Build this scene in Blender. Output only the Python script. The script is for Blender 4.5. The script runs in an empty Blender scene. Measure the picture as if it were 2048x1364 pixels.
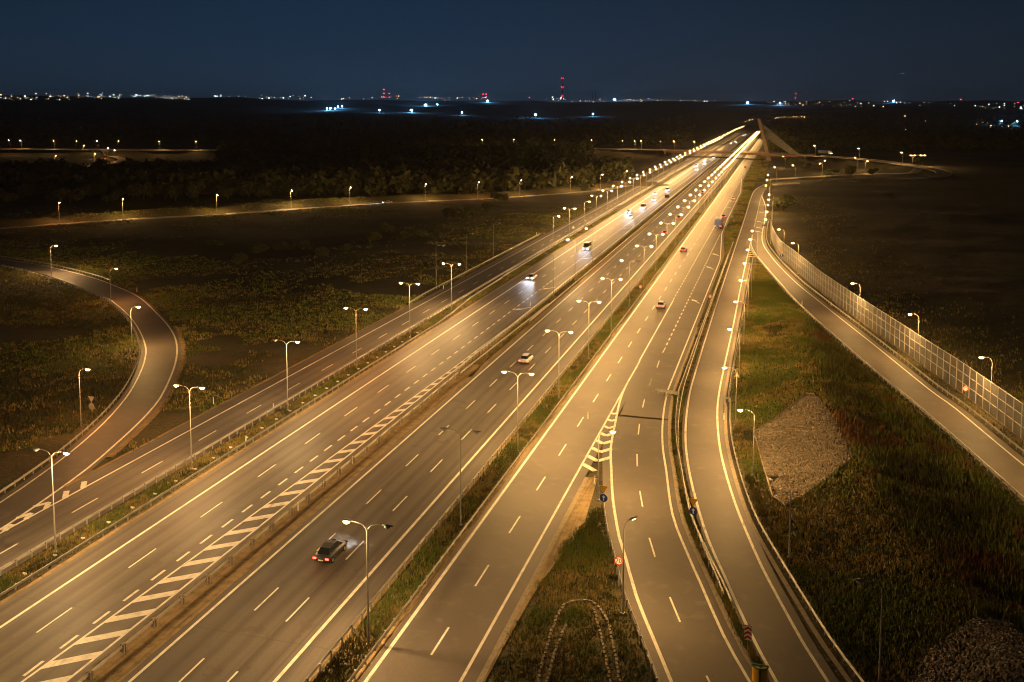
import bpy, math, random
import numpy as np
from mathutils import Vector
R = random.Random(7); NR = np.random.RandomState(11)
sc = bpy.context.scene
COL = sc.collection
PI = math.pi

# ------------------------------------------------------------------ camera
F_PX = 1897.0; TH = math.radians(5); YH = 219.0; XP = 1024.0
PSI = math.atan(537 * math.cos(TH) / F_PX); CH = 45.283
cam = bpy.data.cameras.new('camera'); co = bpy.data.objects.new('camera', cam); COL.objects.link(co)
co.location = (0, 0, CH); co.rotation_euler = (PI / 2 - TH, 0, PSI)
cam.sensor_width = 36; cam.lens = F_PX / 2048 * 36
cam.shift_y = -(682 - (YH + F_PX * math.tan(TH))) / 2048
cam.clip_start = 1; cam.clip_end = 60000
sc.camera = co
# ------------------------------------------------------------------ night sky
w = bpy.data.worlds.new('World'); sc.world = w; w.use_nodes = True
nt = w.node_tree; N = nt.nodes; L = nt.links
bg = N['Background']
tc = N.new('ShaderNodeTexCoord'); sp = N.new('ShaderNodeSeparateXYZ'); L.new(tc.outputs['Generated'], sp.inputs[0])
mr = N.new('ShaderNodeMapRange'); mr.inputs['From Min'].default_value = 0.0; mr.inputs['From Max'].default_value = 0.5
L.new(sp.outputs['Z'], mr.inputs['Value'])
cr = N.new('ShaderNodeValToRGB'); L.new(mr.outputs[0], cr.inputs[0])
e = cr.color_ramp.elements
e[0].position = 0.0; e[0].color = (.0200, .0370, .0610, 1)
e[1].position = 1.0; e[1].color = (.0042, .0110, .0240, 1)
for p_, c_ in ((.04, (.0165, .0340, .0600)), (.15, (.0118, .0305, .0600)), (.23, (.0092, .0260, .0540)), (.45, (.0066, .0180, .0380))):
    q = e.new(p_); q.color = (*c_, 1)
# the dusk lingers on one side of the dome and fades smoothly away from it
dp = N.new('ShaderNodeVectorMath'); dp.operation = 'DOT_PRODUCT'; dp.inputs[1].default_value = (math.sin(math.radians(-24)), math.cos(math.radians(-24)), 0)
L.new(tc.outputs['Generated'], dp.inputs[0])
mx_ = N.new('ShaderNodeMath'); mx_.operation = 'MAXIMUM'; L.new(dp.outputs['Value'], mx_.inputs[0])
pw = N.new('ShaderNodeMath'); pw.operation = 'POWER'; pw.inputs[1].default_value = 6; L.new(mx_.outputs[0], pw.inputs[0])
tint = N.new('ShaderNodeMix'); tint.data_type = 'RGBA'; tint.inputs[6].default_value = (.62, .42, .32, 1); tint.inputs[7].default_value = (1, 1.03, 1.08, 1); L.new(pw.outputs[0], tint.inputs['Factor'])
mul = N.new('ShaderNodeMix'); mul.data_type = 'RGBA'; mul.blend_type = 'MULTIPLY'; mul.inputs['Factor'].default_value = 1
L.new(cr.outputs[0], mul.inputs[6]); L.new(tint.outputs[2], mul.inputs[7])
L.new(mul.outputs[2], bg.inputs[0]); bg.inputs[1].default_value = .92
vs = sc.view_settings
sc.display_settings.display_device = 'sRGB'
vs.view_transform = 'Standard'; vs.look = 'None'; vs.exposure = 0; vs.gamma = 1; vs.use_curve_mapping = False
cy = sc.cycles
cy.use_denoising = True; cy.filter_width = 1.1; cy.sample_clamp_direct = 90; cy.max_bounces = 4; cy.diffuse_bounces = 2; cy.glossy_bounces = 2; cy.transparent_max_bounces = 16
cy.sample_clamp_indirect = 3; cy.use_adaptive_sampling = False; cy.caustics_reflective = False; cy.caustics_refractive = False
try: cy.use_light_tree = True
except Exception: pass

LAMP_S = 3850.0       # radiance of a sodium lamp bowl

# ------------------------------------------------------------------ helpers
CP, SP_ = math.cos(PSI), math.sin(PSI)
def at(px, py, z=0.0):
    """ground point whose picture is at pixel (px, py) of the 2048 wide photograph"""
    x = (px - XP) / F_PX; y = (py - (YH + F_PX * math.tan(TH))) / F_PX
    Fw = math.cos(TH) - y * math.sin(TH); D = math.sin(TH) + y * math.cos(TH)
    t = (CH - z) / D
    return Vector((x * t * CP - Fw * t * SP_, x * t * SP_ + Fw * t * CP, z))
def ray(px, py, dist):
    x = (px - XP) / F_PX; y = (py - (YH + F_PX * math.tan(TH))) / F_PX
    Fw = math.cos(TH) - y * math.sin(TH); D = math.sin(TH) + y * math.cos(TH)
    t = dist / Fw
    return Vector((x * t * CP - Fw * t * SP_, x * t * SP_ + Fw * t * CP, CH - D * t))

def px_of(p):
    fx = p.x * CP + p.y * SP_; fr = -p.x * SP_ + p.y * CP; D = CH - p.z; Z = fr * math.cos(TH) + D * math.sin(TH)
    return XP + F_PX * fx / Z, (YH + F_PX * math.tan(TH)) + F_PX * (-fr * math.sin(TH) + D * math.cos(TH)) / Z
def beside(P, px, off):
    """foot of a lamp standing beside polyline P where it is seen at column px, and the heading of its arm towards the road"""
    nn = normals(P); Q = [p + n * off for p, n in zip(P, nn)]
    i = min(range(len(Q)), key=lambda k: abs(px_of(Q[k])[0] - px) + (0 if Q[k].z > 3 or P is not OVER else 900)); n = nn[i] * (-1 if off > 0 else 1)
    return Q[i], math.atan2(n.y, n.x)

def link(o, parent=None):
    COL.objects.link(o)
    if parent is not None: o.parent = parent
    return o
def tag(o, label=None, cat=None, group=None, kind=None):
    if label: o['label'] = label
    if cat: o['category'] = cat
    if group: o['group'] = group
    if kind: o['kind'] = kind
    return o
def empty(name, loc=(0, 0, 0), rz=0, **k):
    o = bpy.data.objects.new(name, None); o.location = loc; o.rotation_euler = (0, 0, rz)
    o.empty_display_size = .1
    link(o); return tag(o, **k)

class MB:
    def __init__(s): s.v = []; s.f = []; s.m = []; s.mi = 0
    def mat(s, i): s.mi = i; return s
    def face(s, pts):
        n = len(s.v); s.v += [tuple(p) for p in pts]; s.f.append(tuple(range(n, n + len(pts)))); s.m.append(s.mi)
    def box(s, c, d, rz=0, T=None):
        cx, cy_, cz = c; a, b, h = d[0] / 2, d[1] / 2, d[2] / 2
        n = len(s.v); cs, sn = math.cos(rz), math.sin(rz)
        for (i, j, k) in ((-1,-1,-1),(1,-1,-1),(1,1,-1),(-1,1,-1),(-1,-1,1),(1,-1,1),(1,1,1),(-1,1,1)):
            x, y = i * a, j * b
            s.v.append((cx + x * cs - y * sn, cy_ + x * sn + y * cs, cz + k * h))
        for q in ((0,3,2,1),(4,5,6,7),(0,1,5,4),(1,2,6,5),(2,3,7,6),(3,0,4,7)):
            s.f.append(tuple(n + i for i in q)); s.m.append(s.mi)
    def tube(s, pts, rad, seg=8, cap=True):
        pts = [Vector(p) for p in pts]; n0 = len(s.v)
        if not hasattr(rad, '__len__'): rad = [rad] * len(pts)
        for i, p in enumerate(pts):
            t = (pts[min(i + 1, len(pts) - 1)] - pts[max(i - 1, 0)]).normalized()
            u = t.cross(Vector((0, 0, 1)))
            if u.length < 1e-3: u = t.cross(Vector((1, 0, 0)))
            u.normalize(); v = t.cross(u)
            for k in range(seg):
                a = 2 * PI * k / seg
                s.v.append(tuple(p + (u * math.cos(a) + v * math.sin(a)) * rad[i]))
        for i in range(len(pts) - 1):
            for k in range(seg):
                a = n0 + i * seg + k; b = n0 + i * seg + (k + 1) % seg
                s.f.append((a, a + seg, b + seg, b)); s.m.append(s.mi)
        if cap:
            s.f.append(tuple(n0 + k for k in range(seg))); s.m.append(s.mi)
            s.f.append(tuple(n0 + (len(pts) - 1) * seg + k for k in reversed(range(seg)))); s.m.append(s.mi)
    def loft(s, rings, cap=True):
        n0 = len(s.v); k = len(rings[0])
        for r in rings: s.v += [tuple(p) for p in r]
        for i in range(len(rings) - 1):
            for j in range(k):
                a = n0 + i * k + j; b = n0 + i * k + (j + 1) % k
                s.f.append((a, b, b + k, a + k)); s.m.append(s.mi)
        if cap:
            s.f.append(tuple(n0 + j for j in reversed(range(k)))); s.m.append(s.mi)
            s.f.append(tuple(n0 + (len(rings) - 1) * k + j for j in range(k))); s.m.append(s.mi)
    def mesh(s, name, mats, smooth=False):
        me = bpy.data.meshes.new(name); me.from_pydata(s.v, [], s.f)
        for m in (mats if isinstance(mats, (list, tuple)) else [mats]): me.materials.append(m)
        if any(s.m): me.polygons.foreach_set('material_index', s.m)
        if smooth: me.polygons.foreach_set('use_smooth', [True] * len(s.f))
        me.update(); return me
    def build(s, name, mats, parent=None, smooth=False, loc=(0, 0, 0), rz=0):
        o = bpy.data.objects.new(name, s.mesh(name, mats, smooth)); o.location = loc; o.rotation_euler = (0, 0, rz)
        return link(o, parent)
def inst(name, me, parent=None, loc=(0, 0, 0), rz=0, sc_=1):
    o = bpy.data.objects.new(name, me); o.location = loc; o.rotation_euler = (0, 0, rz)
    o.scale = (sc_,) * 3 if not hasattr(sc_, '__len__') else sc_
    return link(o, parent)

def smooth(pts, step=3.0):
    """Catmull-Rom through (x, y[, z]) points, sampled about every step metres"""
    P = [Vector((*p, 0)) if len(p) == 2 else Vector(p) for p in pts]
    out = []
    for i in range(len(P) - 1):
        p0 = P[i - 1] if i > 0 else P[0] * 2 - P[1]; p1, p2 = P[i], P[i + 1]
        p3 = P[i + 2] if i + 2 < len(P) else P[-1] * 2 - P[-2]
        n = max(1, int((p2 - p1).length / step))
        for k in range(n):
            t = k / n
            out.append(0.5 * ((2 * p1) + (p2 - p0) * t + (2 * p0 - 5 * p1 + 4 * p2 - p3) * t * t + (3 * p1 - p0 - 3 * p2 + p3) * t ** 3))
    out.append(P[-1].copy()); return out
def normals(P):
    out = []
    for i in range(len(P)):
        t = P[min(i + 1, len(P) - 1)] - P[max(i - 1, 0)]; t.z = 0; t.normalize()
        out.append(Vector((t.y, -t.x, 0)))      # to the right of travel
    return out
def offset(P, d): return [p + n * d for p, n in zip(P, normals(P))]
def resample(P, step, start=0.0):
    """points and headings every step metres along the polyline"""
    out = []; s = 0.0; nxt = start
    for a, b in zip(P, P[1:]):
        l = (b - a).length
        while nxt <= s + l:
            t = (nxt - s) / max(l, 1e-9); d = b - a
            out.append((a + d * t, math.atan2(d.y, d.x))); nxt += step
        s += l
    return out

def mat(name, col, rough=.8, noise=None, spec=.3, metal=0, bump=0, emit=None, alpha=None, tracks=None):
    """noise: list of (scale, colour) layers mixed in over the base colour"""
    m = bpy.data.materials.new(name); m.use_nodes = True; t = m.node_tree; b = t.nodes['Principled BSDF']
    b.inputs['Roughness'].default_value = rough; b.inputs['Metallic'].default_value = metal
    b.inputs['Specular IOR Level'].default_value = spec
    b.inputs['Base Color'].default_value = (*col, 1)
    if alpha is not None: b.inputs['Alpha'].default_value = alpha
    if noise or bump:
        g = t.nodes.new('ShaderNodeNewGeometry'); out = None
        prev = None
        for (scl, c, lo, hi) in (noise or []):
            mp = t.nodes.new('ShaderNodeMapping'); t.links.new(g.outputs['Position'], mp.inputs[0])
            sx = scl if hasattr(scl, '__len__') else (scl,) * 3
            mp.inputs['Scale'].default_value = sx
            n = t.nodes.new('ShaderNodeTexNoise'); n.inputs['Scale'].default_value = 1; n.inputs['Detail'].default_value = 4
            t.links.new(mp.outputs[0], n.inputs['Vector'])
            r = t.nodes.new('ShaderNodeMapRange'); r.inputs['From Min'].default_value = lo; r.inputs['From Max'].default_value = hi
            t.links.new(n.outputs[0], r.inputs['Value'])
            mx = t.nodes.new('ShaderNodeMix'); mx.data_type = 'RGBA'
            t.links.new(r.outputs[0], mx.inputs['Factor'])
            if prev is None: mx.inputs[6].default_value = (*col, 1)
            else: t.links.new(prev, mx.inputs[6])
            mx.inputs[7].default_value = (*c, 1); prev = mx.outputs[2]
        if tracks:   # rubbered wheel paths, two to a lane, with a ragged edge
            sx_ = t.nodes.new('ShaderNodeSeparateXYZ'); t.links.new(g.outputs['Position'], sx_.inputs[0])
            n = t.nodes.new('ShaderNodeTexNoise'); n.inputs['Scale'].default_value = .35; n.inputs['Detail'].default_value = 3; t.links.new(g.outputs['Position'], n.inputs['Vector'])
            a1 = t.nodes.new('ShaderNodeMath'); a1.operation = 'MULTIPLY_ADD'; a1.inputs[1].default_value = 2 * PI / tracks[0]; t.links.new(sx_.outputs['X'], a1.inputs[0])
            a0 = t.nodes.new('ShaderNodeMath'); a0.operation = 'MULTIPLY_ADD'; a0.inputs[1].default_value = 1.2; a0.inputs[2].default_value = tracks[1]; t.links.new(n.outputs[0], a0.inputs[0]); t.links.new(a0.outputs[0], a1.inputs[2])
            a2 = t.nodes.new('ShaderNodeMath'); a2.operation = 'SINE'; t.links.new(a1.outputs[0], a2.inputs[0])
            r = t.nodes.new('ShaderNodeMapRange'); r.inputs['From Min'].default_value = -.2; r.inputs['From Max'].default_value = 1; r.inputs['To Max'].default_value = tracks[2]; t.links.new(a2.outputs[0], r.inputs['Value'])
            n2 = t.nodes.new('ShaderNodeTexNoise'); n2.inputs['Scale'].default_value = .06; t.links.new(g.outputs['Position'], n2.inputs['Vector'])
            m_ = t.nodes.new('ShaderNodeMath'); m_.operation = 'MULTIPLY'; t.links.new(r.outputs[0], m_.inputs[0]); t.links.new(n2.outputs[0], m_.inputs[1])
            mx = t.nodes.new('ShaderNodeMix'); mx.data_type = 'RGBA'; t.links.new(m_.outputs[0], mx.inputs['Factor']); t.links.new(prev, mx.inputs[6]); mx.inputs[7].default_value = (.035, .030, .027, 1); prev = mx.outputs[2]
            # paving joints every few dozen metres
            v_ = t.nodes.new('ShaderNodeMath'); v_.operation = 'PINGPONG'; v_.inputs[1].default_value = 17.3; t.links.new(sx_.outputs['Y'], v_.inputs[0])
            r2 = t.nodes.new('ShaderNodeMapRange'); r2.inputs['From Min'].default_value = .10; r2.inputs['From Max'].default_value = .0; r2.inputs['To Max'].default_value = .45; t.links.new(v_.outputs[0], r2.inputs['Value'])
            mx = t.nodes.new('ShaderNodeMix'); mx.data_type = 'RGBA'; t.links.new(r2.outputs[0], mx.inputs['Factor']); t.links.new(prev, mx.inputs[6]); mx.inputs[7].default_value = (.03, .026, .023, 1); prev = mx.outputs[2]
        if prev is not None: t.links.new(prev, b.inputs['Base Color'])
        if bump:
            n = t.nodes.new('ShaderNodeTexNoise'); n.inputs['Scale'].default_value = bump[0]; n.inputs['Detail'].default_value = 4
            t.links.new(g.outputs['Position'], n.inputs['Vector'])
            bp = t.nodes.new('ShaderNodeBump'); bp.inputs['Strength'].default_value = bump[1]; bp.inputs['Distance'].default_value = bump[2]
            t.links.new(n.outputs[0], bp.inputs['Height']); t.links.new(bp.outputs[0], b.inputs['Normal'])
    return m
def emat(name, col, s, sample=True):
    m = bpy.data.materials.new(name); m.use_nodes = True; t = m.node_tree
    t.nodes.remove(t.nodes['Principled BSDF'])
    em = t.nodes.new('ShaderNodeEmission'); em.inputs[0].default_value = (*col, 1); em.inputs[1].default_value = s
    t.links.new(em.outputs[0], t.nodes['Material Output'].inputs[0])
    m.cycles.emission_sampling = 'FRONT' if sample else 'NONE'
    return m

ASPH = mat('asphalt', (.100, .088, .076), .60, [((.9, .02, 1), (.072, .064, .058), .42, .62), (.05, (.118, .104, .092), .45, .7), (5., (.075, .068, .062), .5, .8), ((2.2, .006, 1), (.060, .054, .050), .56, .70), (.45, (.080, .070, .061), .60, .64)], spec=.36, bump=(9, .25, .02), tracks=(1.86, 1.0, .85))
ASPH2 = mat('ramp_asphalt', (.114, .096, .082), .62, [(.08, (.085, .074, .066), .42, .65), (5., (.085, .075, .066), .5, .8), (.6, (.128, .112, .098), .55, .75)], spec=.27, bump=(9, .25, .02))
ASPH3 = mat('brightened_pavement', (.21, .18, .15), .7, [(.08, (.16, .135, .11), .42, .65), (5., (.15, .13, .11), .5, .8)], spec=.35)  # guessed paler pavement; the far roads' lit look is put into its colour
PAINT = mat('road_paint', (.74, .72, .66), .55, [(1.3, (.50, .47, .41), .45, .75), (14., (.30, .27, .23), .56, .70), ((3., .4, 1), (.34, .31, .27), .60, .72)], spec=.3)
CONC = mat('concrete', (.26, .22, .17), .9, [(2., (.17, .14, .10), .45, .7), (9., (.32, .28, .22), .5, .8)], bump=(12, .3, .02))
STEEL = mat('galvanised_steel', (.34, .33, .31), .45, [(.8, (.24, .23, .21), .45, .7)], metal=.35, spec=.5)
POLE = mat('painted_pole', (.27, .265, .25), .5, [(1.1, (.19, .185, .17), .45, .7)], spec=.5)
HOUS = mat('lamp_housing', (.20, .20, .20), .5)
DARK = mat('dark_rubber', (.02, .02, .02), .8)
GLASSD = mat('car_glass', (.015, .018, .022), .08, spec=.6)
GROUND = mat('ground_soil_and_grass', (.062, .054, .022), .95,
             [(.035, (.078, .058, .025), .40, .62), (.22, (.040, .042, .014), .45, .65), (1.3, (.095, .074, .028), .52, .72), (.012, (.034, .028, .015), .46, .58), (4., (.032, .028, .012), .52, .75)], bump=(1.6, .8, .35))
DIRT = mat('sandy_dirt', (.25, .18, .095), .95, [(1.1, (.15, .11, .05), .45, .65), (6., (.30, .23, .13), .5, .75), ((3, .15, 1), (.11, .085, .045), .5, .7)], bump=(5, .6, .06))
GRASSES = [mat('grass_green', (.110, .142, .024), .9, [(.25, (.15, .155, .030), .45, .65)]),
           mat('grass_dry', (.27, .205, .068), .9, [(.25, (.18, .155, .045), .45, .65)]),
           mat('grass_dark', (.062, .070, .022), .9, [(.25, (.10, .082, .030), .45, .65)])]
LEAF = mat('leaves', (.065, .072, .028), .9, [(.7, (.10, .090, .034), .45, .65)])
LEAFB = mat('leaves_brown', (.120, .066, .030), .9, [(.7, (.120, .048, .028), .45, .65)])
BARK = mat('bark', (.07, .05, .035), .9)
STONE = mat('crushed_stone', (.20, .170, .135), .9, [(1.5, (.12, .095, .068), .4, .65), (3., (.30, .25, .18), .5, .7)], spec=.2)
RED = mat('sign_red', (.45, .02, .015), .5); WHITE = mat('sign_white', (.78, .78, .74), .5); BLACK = mat('sign_black', (.015, .015, .015), .5)
YELLOW = mat('sign_yellow', (.62, .36, .03), .5); BLUE = mat('sign_blue', (.015, .05, .30), .5); GREEN = mat('marker_green', (.012, .12, .06), .5)
SODIUM = emat('sodium_lamp_light', (1.0, .555, .175), LAMP_S)
SODIUM2 = emat('pale_sodium_lamp_light', (1.0, .585, .225), LAMP_S * 1.6)
ORANGE = emat('orange_lamp_light', (1.0, .43, .12), LAMP_S * .55)
OFFGL = mat('unlit_lamp_bowl', (.35, .34, .32), .3, spec=.5)
HEADL = emat('headlight_light', (.82, .90, 1.0), 900, False); TAILL = emat('tail_light_red', (1.0, .045, .03), 14, False)
REDB = emat('red_beacon_light', (1.0, .03, .05), 14, False)
CITYW = emat('city_light_white', (.80, .95, 1.0), 3.6, False); CITYO = emat('city_light_orange', (1.0, .55, .25), 3.4, False); CITYB = emat('city_light_blue', (.25, .62, 1.0), 30, False)
FLOOD = emat('floodlight_blue_white', (.14, .48, 1.0), 900, True)

# ------------------------------------------------------------------ road layout (metres; +Y runs along the motorway, X to the right)
FAR = 2600.0
R2L = smooth([(-23.35, 168), (-23.4, 151.8), (-22.9, 142.3), (-22.0, 133.3), (-20.9, 123.1), (-19.6, 115.9), (-17.7, 106.1), (-15.4, 96.6), (-14.0, 92.1), (-11.9, 85), (-9.8, 79.2), (-7.3, 72.5), (-3.5, 62), (.5, 52)])
R2R = smooth([(-16.45, 300), (-16.5, 162), (-16.35, 148.8), (-15.5, 136.3), (-14.3, 125.9), (-12.8, 117), (-10.6, 104), (-8.1, 94.9), (-6.3, 89), (-3.7, 80.5), (-1.4, 74.4), (2.6, 64.5), (7, 54)])
R3L = smooth([(-8.6, 592), (-12.6, 553), (-13.5, 500), (-13.3, 404), (-13.3, 225), (-13.1, 164.8), (-12.8, 147.7), (-11.8, 131.8), (-10.3, 119.5), (-8.4, 108.7), (-6.3, 98.8), (-4.2, 91.2), (-1.8, 82.6), (.7, 74.9), (4.3, 65), (8.5, 55)])
R3R = smooth([(-4.0, 592), (-7.9, 553), (-8.8, 500), (-8.7, 404), (-8.8, 273), (-8.5, 200), (-8.5, 166), (-8.3, 147.7), (-7.6, 135.7), (-6.3, 123.3), (-4, 109.2), (-1.5, 97.4), (.1, 91), (3, 80.8), (4.8, 75.5), (8.7, 65), (13, 55)])
R3K = smooth([(-7.4, 300), (-7.3, 163), (-6.8, 146.5), (-5.9, 131), (-4.1, 116.9), (-2.3, 106.5), (-.8, 100.3), (1.7, 91.5), (4.7, 81.5), (6.9, 75.5), (11, 65), (15.3, 54)])
RAL = smooth([(-8.5, 345), (-8.4, 326.3), (-6.4, 305.5), (-3.0, 282), (0.4, 259.8), (5.6, 228), (13.2, 190.5), (17.0, 173.3), (21.2, 155.3), (24.8, 138.4), (28.5, 120), (33, 98), (37, 78)])
RAR = smooth([(-8.7, 520), (-5.6, 456), (-5.2, 401), (-5.1, 339.6), (-1.7, 301.3), (4.3, 261), (10.0, 232.5), (18.5, 192.0), (24.3, 163.5), (26.7, 153.7), (31.0, 131.1), (36, 107), (41, 84)])
LOR = smooth([(-330, 262), (-260, 245), (-227.7, 233.0), (-205.4, 226.0), (-180.7, 214.6), (-167, 206.5), (-149.6, 194.5), (-132.4, 178.7), (-119.8, 166.0), (-111.0, 155.4), (-103.1, 143.7), (-95.3, 130.0), (-91.5, 122.2), (-88.4, 114.0), (-85.6, 105.2), (-83.4, 97.6), (-81.6, 88.9), (-80.2, 80), (-79.8, 72), (-79.6, 60)])
LOL = smooth([(-328, 254), (-262, 239.5), (-218.5, 223.4), (-191.3, 211.5), (-158.5, 192.6), (-148.5, 185.3), (-135.8, 174.0), (-125.3, 163.3), (-117.5, 154.5), (-112.8, 148.5), (-106.9, 139.6), (-99.9, 127.4), (-95.0, 117.0), (-91.9, 109.0), (-89.4, 101.3), (-87.6, 94.5), (-85.8, 86.1), (-84.6, 76), (-84, 60)])
def px_line(pts, z=0, step=8): return smooth([tuple(at(a, b, z)) for a, b in pts], step)
W440 = px_line([(-120, 464), (0, 456.5), (125, 447), (250, 438.5), (400, 431), (512, 424), (637, 414.5), (812, 404), (930, 399), (1024, 394), (1124, 386.5), (1200, 380), (1262, 370)])
OVER = smooth([(-1000, 770, 6), (-860, 764, 6.2), (-740, 764, 6.4), (-640, 768, 6.5), (-560, 778, 6.5), (-420, 840, 6.5), (-300, 900, 6.5), (-217, 924, 6.5), (-130, 915, 6.5), (-46, 893, 6.5), (-8, 868, 6.5), (30, 832, 6.3), (62, 800, 5.6), (85, 765, 4.6), (100, 735, 3.4), (108, 705, 2.2), (104, 684, 1.2), (92, 672, .5), (70, 655, .0), (38, 632, 0), (12, 610, 0), (-6, 590, 0)], 6)
LOOPL = px_line([(-60, 341), (0, 340), (100, 337.5), (175, 332.5), (225, 325), (244, 319), (225, 312.5), (175, 307), (100, 302.5), (0, 300.5)], 2.0)
LOOPR = px_line([(1536, 359), (1636, 353), (1736, 347.5), (1811, 346.5), (1838, 342), (1825, 332), (1786, 325), (1736, 319)], 1.0)
MAINF = smooth([(-48, 2500), (-58, 2900), (-66, 3300), (-40, 3800), (60, 4300), (260, 4700), (600, 5000)], 60)

CORR = []   # (polyline, half width) : nothing grows here
def corridor(P, hw): CORR.append((np.array([[p.x, p.y] for p in P]), hw))
for a, b in ((-81.9, -71.9), (-67.9, -48.9), (-49.6, -34.8), (-31.4, -21.6)):
    corridor([Vector(((a + b) / 2, 30, 0)), Vector(((a + b) / 2, FAR, 0))], (b - a) / 2)
def mid(A, B):
    n = 60; a = rs(A, n); b = rs(B, n)
    return [(p + q) / 2 for p, q in zip(a, b)]
def rs(P, n):
    L_ = [0]
    for a, b in zip(P, P[1:]): L_.append(L_[-1] + (b - a).length)
    xs = np.linspace(0, L_[-1], n)
    return [Vector((float(np.interp(x, L_, [p.x for p in P])), float(np.interp(x, L_, [p.y for p in P])), float(np.interp(x, L_, [p.z for p in P])))) for x in xs]
corridor(mid(R2L, [Vector(p) for p in R2R if p.y < 170]), 4.3); corridor([Vector((-20, 160, 0)), Vector((-20, 380, 0))], 4.0)
corridor(mid(R3L, R3R), 3.4); corridor(mid(RAL, [p for p in RAR if p.y < 350]), 3.3); corridor(mid(LOR, LOL), 3.8)
corridor(W440, 3.2); corridor(LOOPL, 4); corridor(LOOPR, 4)
def dist_to(P, X, Y):
    d = np.full(X.shape, 1e9)
    for a, b in zip(P[:-1], P[1:]):
        ab = b - a; l2 = max((ab ** 2).sum(), 1e-9)
        t = np.clip(((X - a[0]) * ab[0] + (Y - a[1]) * ab[1]) / l2, 0, 1)
        d = np.minimum(d, np.hypot(X - a[0] - t * ab[0], Y - a[1] - t * ab[1]))
    return d
def road_dist(X, Y):
    d = np.full(X.shape, 1e9)
    for P, hw in CORR: d = np.minimum(d, dist_to(P, X, Y) - hw)
    return d
def sstep(a, b, x):
    t = np.clip((x - a) / (b - a), 0, 1); return t * t * (3 - 2 * t)
def vnoise(X, Y, s, seed):
    r = np.random.RandomState(seed); T = r.rand(256, 256)
    x = X / s + 1000; y = Y / s + 1000; i = np.floor(x).astype(int); j = np.floor(y).astype(int); fx = x - i; fy = y - j
    fx = fx * fx * (3 - 2 * fx); fy = fy * fy * (3 - 2 * fy)
    g = lambda a, b: T[a % 256, b % 256]
    return (g(i, j) * (1 - fx) + g(i + 1, j) * fx) * (1 - fy) + (g(i, j + 1) * (1 - fx) + g(i + 1, j + 1) * fx) * fy - .5
OVN = np.array([[p.x, p.y, p.z] for p in OVER])
# crest of the planted bank between the exit road and the noise barrier ramp
CREST = [tuple(at(a, b, z)) for a, b, z in ((1596, 560, .6), (1612, 640, 1.0), (1628, 700, 1.3), (1640, 770, 1.4), (1662, 830, 1.4), (1715, 925, 1.9), (1800, 1060, 1.9), (1900, 1190, 1.8), (2030, 1330, 1.6))]
CRN = np.array([[c[0], c[1]] for c in CREST]); CRZ = np.array([c[2] for c in CREST])
W440N = np.array([[p.x, p.y] for p in W440])
def height(X, Y):
    X = np.asarray(X, float); Y = np.asarray(Y, float)
    d = road_dist(X, Y); rr = np.hypot(X, Y)
    z = -0.14 + .10 * sstep(0, .8, d)
    und = vnoise(X, Y, 26, 1) * 1.6 + vnoise(X, Y, 9, 2) * .7 + vnoise(X, Y, 3.1, 3) * .22
    z = z + und * sstep(1.0, 14, d) * .8 + vnoise(X, Y, 1.3, 5) * .12 * sstep(.4, 2, d)
    # low embankment beyond the outer carriageway and behind the far ramp
    z = z - 1.6 * sstep(2, 14, d) * sstep(-84, -100, -(-X)) * 0
    dw = dist_to(W440N, X, Y)
    z = z + 2.2 * np.exp(-((dw - 13) / 6) ** 2) * (Y > np.interp(X, W440N[:, 0], W440N[:, 1]))
    dc = dist_to(CRN, X, Y)
    cz = np.interp(Y, CRN[::-1, 1], CRZ[::-1])
    z = z + np.where((X > -8) & (Y < 290), cz * np.exp(-(dc / 5.2) ** 2), 0) * sstep(.6, 5, d)
    # embankment of the overpass road
    dd = np.full(X.shape, 1e9); zz = np.zeros(X.shape)
    near = (Y > 500) & (Y < 1100)
    if near.any():
        for a, b in zip(OVN[:-1:2], OVN[2::2]):
            ab = b[:2] - a[:2]; l2 = max((ab ** 2).sum(), 1e-9)
            t = np.clip(((X - a[0]) * ab[0] + (Y - a[1]) * ab[1]) / l2, 0, 1)
            q = np.hypot(X - a[0] - t * ab[0], Y - a[1] - t * ab[1]); c = q < dd
            dd = np.where(c, q, dd); zz = np.where(c, a[2] + (b[2] - a[2]) * t, zz)
        gap = sstep(-100, -92, X) * (1 - sstep(4, 14, X)) * (Y > 780)
        z = np.where(near, np.maximum(z, (zz - .25) * (1 - sstep(6, 16, dd)) * (1 - gap) - .35), z)
    # distant country rises to low hills under the skyline
    az = np.degrees(np.arctan2(X, Y))
    H = 100 + 22 * vnoise(az, az * 0, 3.1, 8) + 16 * vnoise(az, az * 0, 1.1, 9) + np.interp(az, [-50, -40, -20, 0, 12], [62, 48, 20, 12, 14])
    g = sstep(1700, 9000, rr)
    z = z + g * H + vnoise(X, Y, 420, 10) * 18 * sstep(1500, 5000, rr)
    return z

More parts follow.
